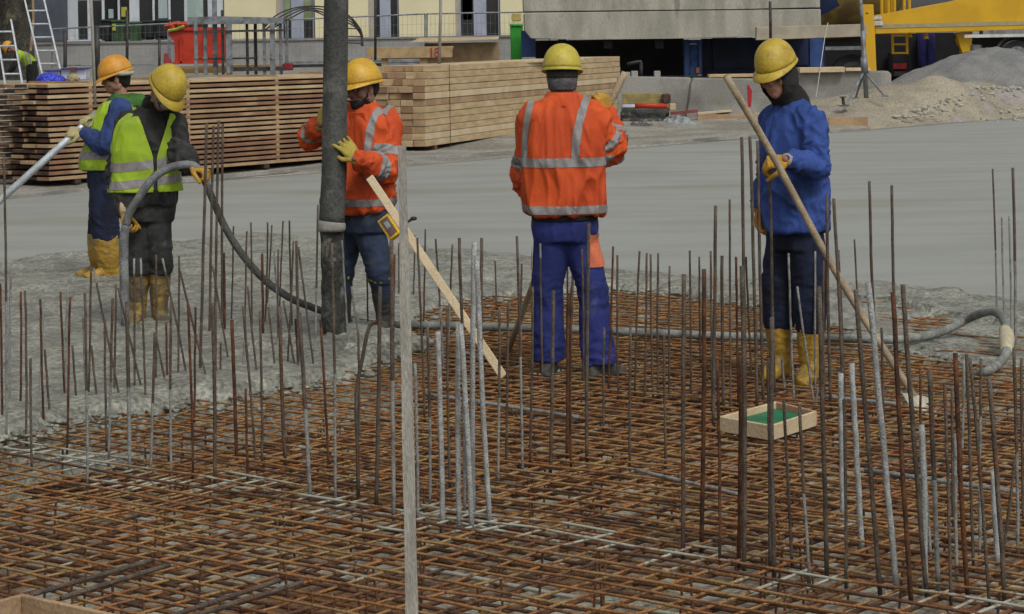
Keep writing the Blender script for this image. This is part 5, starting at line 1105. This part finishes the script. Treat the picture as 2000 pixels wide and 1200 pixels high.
def vest(P, torso, m, seed, grow=.02, vneck=True, hem=None, stripes_z=(), open_w=.02, vdepth=.34, zc=None, swing=None):
    bm = BM(); lat, fw = P.lat, P.fw; tr = [(c, lat*(w_+grow), fw*(d_+grow)) for c, w_, d_ in torso[:-1]]
    c6, w6, d6 = torso[-2]; tr[-1] = (c6+V((0, 0, .012)), lat*(w6+grow), fw*(d6+grow)); loft(bm, tr, 32, 2.3)
    b = remesh(bm, .008, 2, folds(.012, (7, 7, 3.2), seed)); J = P.J; nk = J['neck']
    def keep(p):
        q = p-nk; x, y, z = q.dot(lat), q.dot(fw), q.z
        if hem and p.z < hem: return False
        for s in 'LR':
            e = J['sh'+s].lerp(J['el'+s], .35); t_, d_ = seg_t(p, J['sh'+s]-V((0, 0, .03)), e)
            if d_ < .098 and abs(x) > .1: return False
        if z > -.02 and abs(x) < .09: return False
        if vneck and y > 0 and z > -vdepth and abs(x-.01) < .1*(z+vdepth)/vdepth+.004: return False
        if y > 0 and abs(x-.01) < open_w*.4: return False
        if z > .015: return False
        return True
    kill = [f for f in b.faces if not keep(f.calc_center_median())]; bmesh.ops.delete(b, geom=kill, context='FACES')
    for _ in range(6):
        new = {}
        for v in b.verts:
            if v.is_boundary:
                nb = [e.other_vert(v).co for e in v.link_edges if e.is_boundary]
                if nb: new[v] = v.co*.4+sum(nb, V())/len(nb)*.6
        for v, c in new.items(): v.co = c
    src = b.copy(); o_ = obj('vest', b, m, P.o, smooth=True, recalc=False); solid(o_, .003)
    for z0, z1, sl_ in stripes_z:
        x = src.copy(); bmesh.ops.subdivide_edges(x, edges=list(x.edges), cuts=1, use_grid_fill=True)
        y = extract(x, lambda p, n: z0 < p.z+sl_*(p-nk).dot(lat) < z1, .003, 0, 6); x.free(); obj('reflective_stripe', y, REFL, o_, smooth=True, recalc=False)
    src.free(); return o_
zt2 = lambda y: W(285, y, D2).z
vest(P2, T2, VEST, 5, .028, True, zt2(374), ((zt2(326), zt2(309), .1), (zt2(360), zt2(344), .1)), .03, .30)
bm = BM(); c, B = hc2, HB2; loft(bm, [(J['neck']-V((0, 0, .05)), P2.lat*.11, P2.fw*.1), (J['neck']+V((0, 0, .02)), P2.lat*.095, P2.fw*.095), (c+B @ V((0, -.03, -.06)), P2.lat*.08, P2.fw*.085)], 24, 2.1, 3); b = remesh(bm, .008, 2, folds(.006, (14, 14, 14), 8)); obj('neck_hood', b, BLKC, P2.o, smooth=True)
bm = BM(); ell(bm, c+B @ V((0, .078, -.045)), (.042, .028, .032), B); b = remesh(bm, .005, 1); obj('dust_mask', b, M('grey_mask', (.3, .31, .27), (.22, .23, .2), 12), P2.o, smooth=True)
bm = BM()
for s in (-1, 1): tube(bm, [c+B @ V((s*.11, .02, .04)), c+B @ V((s*.084, .03, -.01)), c+B @ V((s*.06, .06, -.05)), c+B @ V((s*.03, .07, -.088))], .007, 8, sp=3)
obj('chin_strap', bm, M('grey_strap', (.3, .31, .29), (.24, .24, .22)), P2.o, smooth=True)
glove(P2.o, J['wrL'], J['elL'], V((.8, -.3, -.3)), V((-.35, .1, -.9)), -1, 66, GLOVE, GLOVE, 1.3); glove(P2.o, J['wrR'], J['elR'], V((.12, -.1, -1)), V((.9, -.25, 0)), -1, 48, GLOVE, M('pale_cuff', (.42, .33, .2)), 1.2)
boot(P2.o, J['knL'], J['anL'], J['toeL'], BOOTD, .32, seed=8, wide=.068); boot(P2.o, J['knR'], J['anR'], J['toeR'], BOOTD, .32, seed=9, wide=.068)

# vibrator hose: poker end, loop through both hands, then across the mat to the coupling at the right
t = thing('vibrator_hose', G(243, 640), 'long grey vibrator hose running from the hands of the vested worker across the mat', 'hose')
bm = BM(); tube(bm, [W(246, 650, D2-.25), W(243, 560, D2-.25), W(242, 470, D2-.25), W(247, 440, D2-.25)], .030, 14, sp=3); obj('poker', bm, HOSEG, t, smooth=True)
D2h = D2-.30
pts = [W(247, 440, D2h+.05), W(252, 418, D2h+.04), W(272, 385, D2h), W(300, 348, D2h), W(335, 327, D2h), W(372, 322, D2h), W(392, 334, D2h), W(405, 365, D2h), W(420, 400, D2h), W(440, 445, D2h), W(475, 500, D2h), W(520, 550, D2h), W(570, 584, D2h), W(614, 602, D2h+.1), W(660, 618, 15.3), G(720, 632, .05), G(800, 636, .04)]
bm = BM(); tube(bm, pts[:7], [.0265]*7, 12, sp=5); obj('hose_loop', bm, HOSEG, t, smooth=True)
bm = BM(); tube(bm, pts[6:], [.026]+[.024]*10, 12, sp=5); obj('hose_run', bm, RUBBER, t, smooth=True)
pts = [G(800, 636, .04), G(900, 637, .04), G(1000, 640, .04), G(1150, 645, .04), G(1300, 652, .04), G(1450, 658, .04), G(1600, 660, .04), G(1700, 663, .05), G(1770, 662, .05), G(1840, 648, .055)]
Dq = G(1840, 648, .03).y
Q = lambda x, y, d: W(x, y, d)
pts += [Q(1880, 628, 14.15), Q(1915, 613, 14.0), Q(1940, 609, 13.85), Q(1957, 620, 13.65), Q(1966, 640, 13.45), Q(1967, 668, 13.2), Q(1964, 692, 12.98), Q(1950, 712, 12.85), G(1930, 724, .02), G(1905, 735, -.02)]
bm = BM(); tube(bm, pts, .0255, 12, sp=4); obj('hose_run', bm, HOSEL, t, smooth=True)
bm = BM(); tube(bm, [Q(1962, 645, 13.42), Q(1966, 655, 13.33), Q(1966, 672, 13.17), Q(1965, 686, 13.05)], [.034, .043, .043, .032], 14, sp=3); obj('coupling', bm, CLIP, t, smooth=True)

# ---- P1: lime vest over blue sleeves, left, in profile
D1 = 18.1
J = wp(D1, dict(pel=(205, 345), neck=(236, 196, .0), shL=(236, 218, -.2), shR=(228, 218, .2), elL=(207, 285, -.27), elR=(205, 262, .2), wrL=(163, 259, -.14), wrR=(186, 228, -.0),
                  hpL=(206, 355, -.09), hpR=(204, 355, .09), knL=(203, 425, -.1), knR=(200, 425, .1), anL=(213, 524, -.1), anR=(197, 520, .1)))
J.update(toeL=(-1, -.35), toeR=(-1, -.2), hdL=V((-1, 0, .05)), hnL=V((0, .6, .6)), hsL=1, hcL=48, hdR=V((-.8, -.3, .3)), hnR=V((0, -.9, -.3)), hsR=1, hcR=50)
HB1 = basis(188, 8, 0); hc1 = W(226, 155, D1)
T1 = [(W(198, 332, D1), .175, .15), (W(200, 315, D1), .19, .16), (W(208, 280, D1), .185, .155), (W(220, 245, D1), .20, .155), (W(230, 215, D1), .195, .135), (W(234, 200, D1), .13, .105), (W(236, 190, D1), .08, .08)]
P1 = person('person in a lime vest, blue sleeves and amber hard hat holding a long metal pole', J, 183, (hc1, HB1), SKIN, T1, (.085, .072, .052), BLUES, NAVY, (.12, .108, .108, .108), .018, 21, trouser_end=.45)
helmet(hc1+HB1 @ V((0, -.010, .048)), HB1, ORNH, P1.o, 10, 0, 1.04)
bm = BM(); c, B = hc1, HB1; ell(bm, c+B @ V((0, -.035, .015)), (.082, .085, .085), B); ell(bm, c+B @ V((0, -.06, -.03)), (.065, .05, .05), B)
for s in (-1, 1): ell(bm, c+B @ V((s*.07, .03, .02)), (.012, .03, .035), B)
b = remesh(bm, .006, 1, folds(.004, (40, 40, 40), 1)); obj('hair', b, HAIR, P1.o, smooth=True)
bm = BM(); tube(bm, [c+B @ V((-.085, .02, .05)), c+B @ V((-.10, -.06, .035)), c+B @ V((-.06, -.13, .03)), c+B @ V((.05, -.135, .03))], .017, 8, sp=3); obj('headband', bm, M('grey_white_band', (.33, .33, .27), (.25, .25, .2)), P1.o, smooth=True)
zt1 = lambda y: W(205, y, D1).z
vest(P1, T1, VEST, 9, .018, False, zt1(331), ((zt1(310), zt1(294), 0),), .0)
bm = BM(); c = J['neck']; loft(bm, [(c-V((0, 0, .05))-P1.fw*.02, P1.lat*.15, P1.fw*.14), (c+V((0, 0, .01))-P1.fw*.03, P1.lat*.12, P1.fw*.125), (c+V((0, 0, .05))-P1.fw*.03, P1.lat*.09, P1.fw*.095)], 26, 2.1, 3); ell(bm, c-P1.fw*.12+V((0, 0, -.02)), (.1, .08, .07))
b = remesh(bm, .008, 2, folds(.010, (14, 14, 14), 3)); obj('hood', b, GRNC, P1.o, smooth=True)
glove(P1.o, J['wrL'], J['elL'], V((-1, .1, .05)), V((.1, .6, -.6)), 1, 50, GLOVEP, M('pale_grey_cuff', (.36, .37, .33), (.3, .3, .27)), 1.25); glove(P1.o, J['wrR'], J['elR'], V((-.5, -.5, -.1)), V((-.1, -.1, -1)), 1, 50, GLOVEP, GLOVEP, 1.2)
boot(P1.o, J['knL'], J['anL'], J['toeL'], BOOTD if 0 else BOOTY, .26, seed=10, wide=.10); boot(P1.o, J['knR'], J['anR'], J['toeR'], BOOTY, .26, seed=11, wide=.10)
bm = BM(); a, b_ = W(188, 224, D1-.02), W(-160, 535, D1-.6); tube(bm, [a, W(150, 257, D1-.11), b_], .028, 12); t = thing('metal_pole', b_, 'long silver metal pole held by the amber helmeted worker at the left', 'pole'); obj('pole_tube', bm, ALU, t, smooth=True)

# ---- background worker bending behind the ladders
Dw = 54; up = V((0, 0, 1))
J = wp(Dw, dict(pel=(62, 128), neck=(32, 100), shL=(37, 108, -.2), shR=(36, 108, .2), elL=(27, 128, -.25), elR=(27, 128, .2), wrL=(18, 142, -.2), wrR=(18, 142, .15), hpL=(62, 131, -.1), hpR=(62, 131, .1), knL=(66, 165, -.1), knR=(60, 165, .1), anL=(64, 198, -.1), anR=(58, 198, .1)))
J.update(toeL=(-1, -.1), toeR=(-1, .1)); HBw = basis(184, 60); hcw = W(19, 94, Dw)
Tw = [(W(62, 130, Dw), .17, .13), (W(56, 118, Dw), .18, .14), (W(47, 108, Dw), .2, .15), (W(39, 103, Dw), .2, .13), (W(34, 101, Dw), .12, .10), (W(31, 99, Dw), .08, .08)]
def tilt_torso(T, P0, ang): return T
Pw_ = person('person bending over behind the ladders in a lime vest and dark trousers, face hidden', J, 184, (hcw, HBw), SKIND, Tw, (.085, .07, .05), BLKC, BLKC, (.13, .1, .09, .08), .01, 31, voxel=.014)
helmet(hcw+HBw @ V((0, -.01, .045)), HBw, ORNH, Pw_.o, 0, 0, 1.05)
def vpred(p, n): return on_arm(Pw_, p)[0] > .07 and 34 < px_of(p)
v_ = stripes(Pw_, vpred, 'vest', VEST, .012, Pw_.jb, Pw_.o)
for x0 in (50, 56): stripes(Pw_, lambda p, n, x0=x0: vpred(p, n) and abs(px_of(p)+(p.z-W(50, 110, Dw).z)*25-x0) < 1.4, 'reflective_stripe', REFL, .02, Pw_.jb, v_)

# ------------------------------------------------------------------ hanging concrete hose
t = thing('concrete_hose', W(650, 690, 14.05), 'thick dark grey concrete delivery hose hanging from above, guided by the bearded worker', 'concrete hose')
Dh = 14.1; bm = BM()
tube(bm, [W(667, -900, Dh), W(661, -300, Dh), W(657, 0, Dh), W(655, 150, Dh), W(653, 300, Dh), W(648, 440, Dh)], [.073, .073, .0735, .0745, .076, .079], 28, sp=8)
for v in bm.verts: v.co += V((noise.noise(v.co*3), noise.noise(v.co*3+V((5, 5, 5))), 0))*.004
obj('hose_tube', bm, RUBBER, t, smooth=True)
bm = BM(); tube(bm, [W(647.5, 432, Dh), W(647, 437, Dh), W(647, 447, Dh), W(647, 452, Dh)], [.078, .088, .088, .080], 28); obj('end_ring', bm, M('crusted_ring', (.27, .265, .235), (.2, .195, .17), 10), t, smooth=True)
bm = BM(); tube(bm, [W(648, 446, Dh+.03), W(650, 560, Dh+.03), W(654, 700, Dh+.03)], [.076, .072, .076], 26, sp=8)
for v in bm.verts: v.co += V((noise.noise(v.co*9), noise.noise(v.co*9+V((5, 5, 5))), noise.noise(v.co*7)))*.016
obj('lower_hose', bm, RUBBERD, t, smooth=True)
# wet concrete piled around its foot
bm = BM()
for _ in range(34):
    a = rb.uniform(0, 6.28); r = rb.uniform(.05, .42); c = G(662, 690, 0)+V((math.cos(a)*r*1.2, math.sin(a)*r+.1, .02)); ell(bm, c, (rb.uniform(.05, .12), rb.uniform(.05, .12), rb.uniform(.02, .07)))
b = remesh(bm, .014, 2, folds(.03, (9, 9, 9), 12)); tag(obj('concrete_pile', b, CONC_W, loc=G(662, 690), smooth=True), 'lumps of wet concrete heaped around the foot of the hanging hose', 'wet concrete', kind='stuff')

bm = BM()
for _ in range(420):
    k = rb.randrange(len(FR)-1); p = FR[k].lerp(FR[k+1], rb.random())
    if not -5 < p.x < 4.5: continue
    q = abs(rb.gauss(0, .22)); p = p+V((rb.uniform(-.1, .1)+.25*q, -q-.02, .004)); sz = rb.uniform(.008, .034)*(1-.5*min(q, 1)); ell(bm, p, (sz*1.3, sz, sz*.5), u=7, v=5)
for v in bm.verts: v.co += V((noise.noise(v.co*40), noise.noise(v.co*40+V((9, 9, 9))), noise.noise(v.co*33)))*.008
tag(obj('concrete_spatter', bm, CONC_W, smooth=True), 'lumps of wet concrete spattered over the mat along the pour front', 'wet concrete', kind='stuff')

# ------------------------------------------------------------------ batten with the laser receiver
a, b_ = W(722, 347, 13.3), G(984, 737, .02); dd = (b_-a).normalized(); sd = dd.cross(V((0, 1, 0))).normalized()
t = thing('levelling_batten', b_, 'leaning pale timber batten with a yellow laser receiver clamped on it', 'batten')
bm = BM(); box(bm, (a+b_)/2, .046, .022, (b_-a).length, ax=sd, ay=dd.cross(sd), az=dd); bevel(bm, .003); obj('batten', bm, WOODP, t)
c = W(761, 445, 13.28); bm = BM(); cc = c
box(bm, cc, .078, .035, .15, ax=sd, ay=dd.cross(sd), az=dd); bevel(bm, .008, 2); rc = obj('laser_receiver', bm, DEVY, t)
fn = dd.cross(sd); fn = -fn if fn.y > 0 else fn
bm = BM(); box(bm, cc+fn*.018, .052, .004, .12, ax=sd, ay=fn, az=dd); obj('front_panel', bm, DEVB, rc)
bm = BM(); box(bm, cc+fn*.0215-dd*.012, .026, .004, .045, ax=sd, ay=fn, az=dd); obj('display', bm, SCREEN, rc)
bm = BM(); tube(bm, [W(770, 447, 13.33), W(790, 437, 13.35), W(806, 428, 13.35)], .008, 8); ell(bm, W(808, 427, 13.35), (.02, .015, .012)); obj('clamp_knob', bm, STEELD, rc)
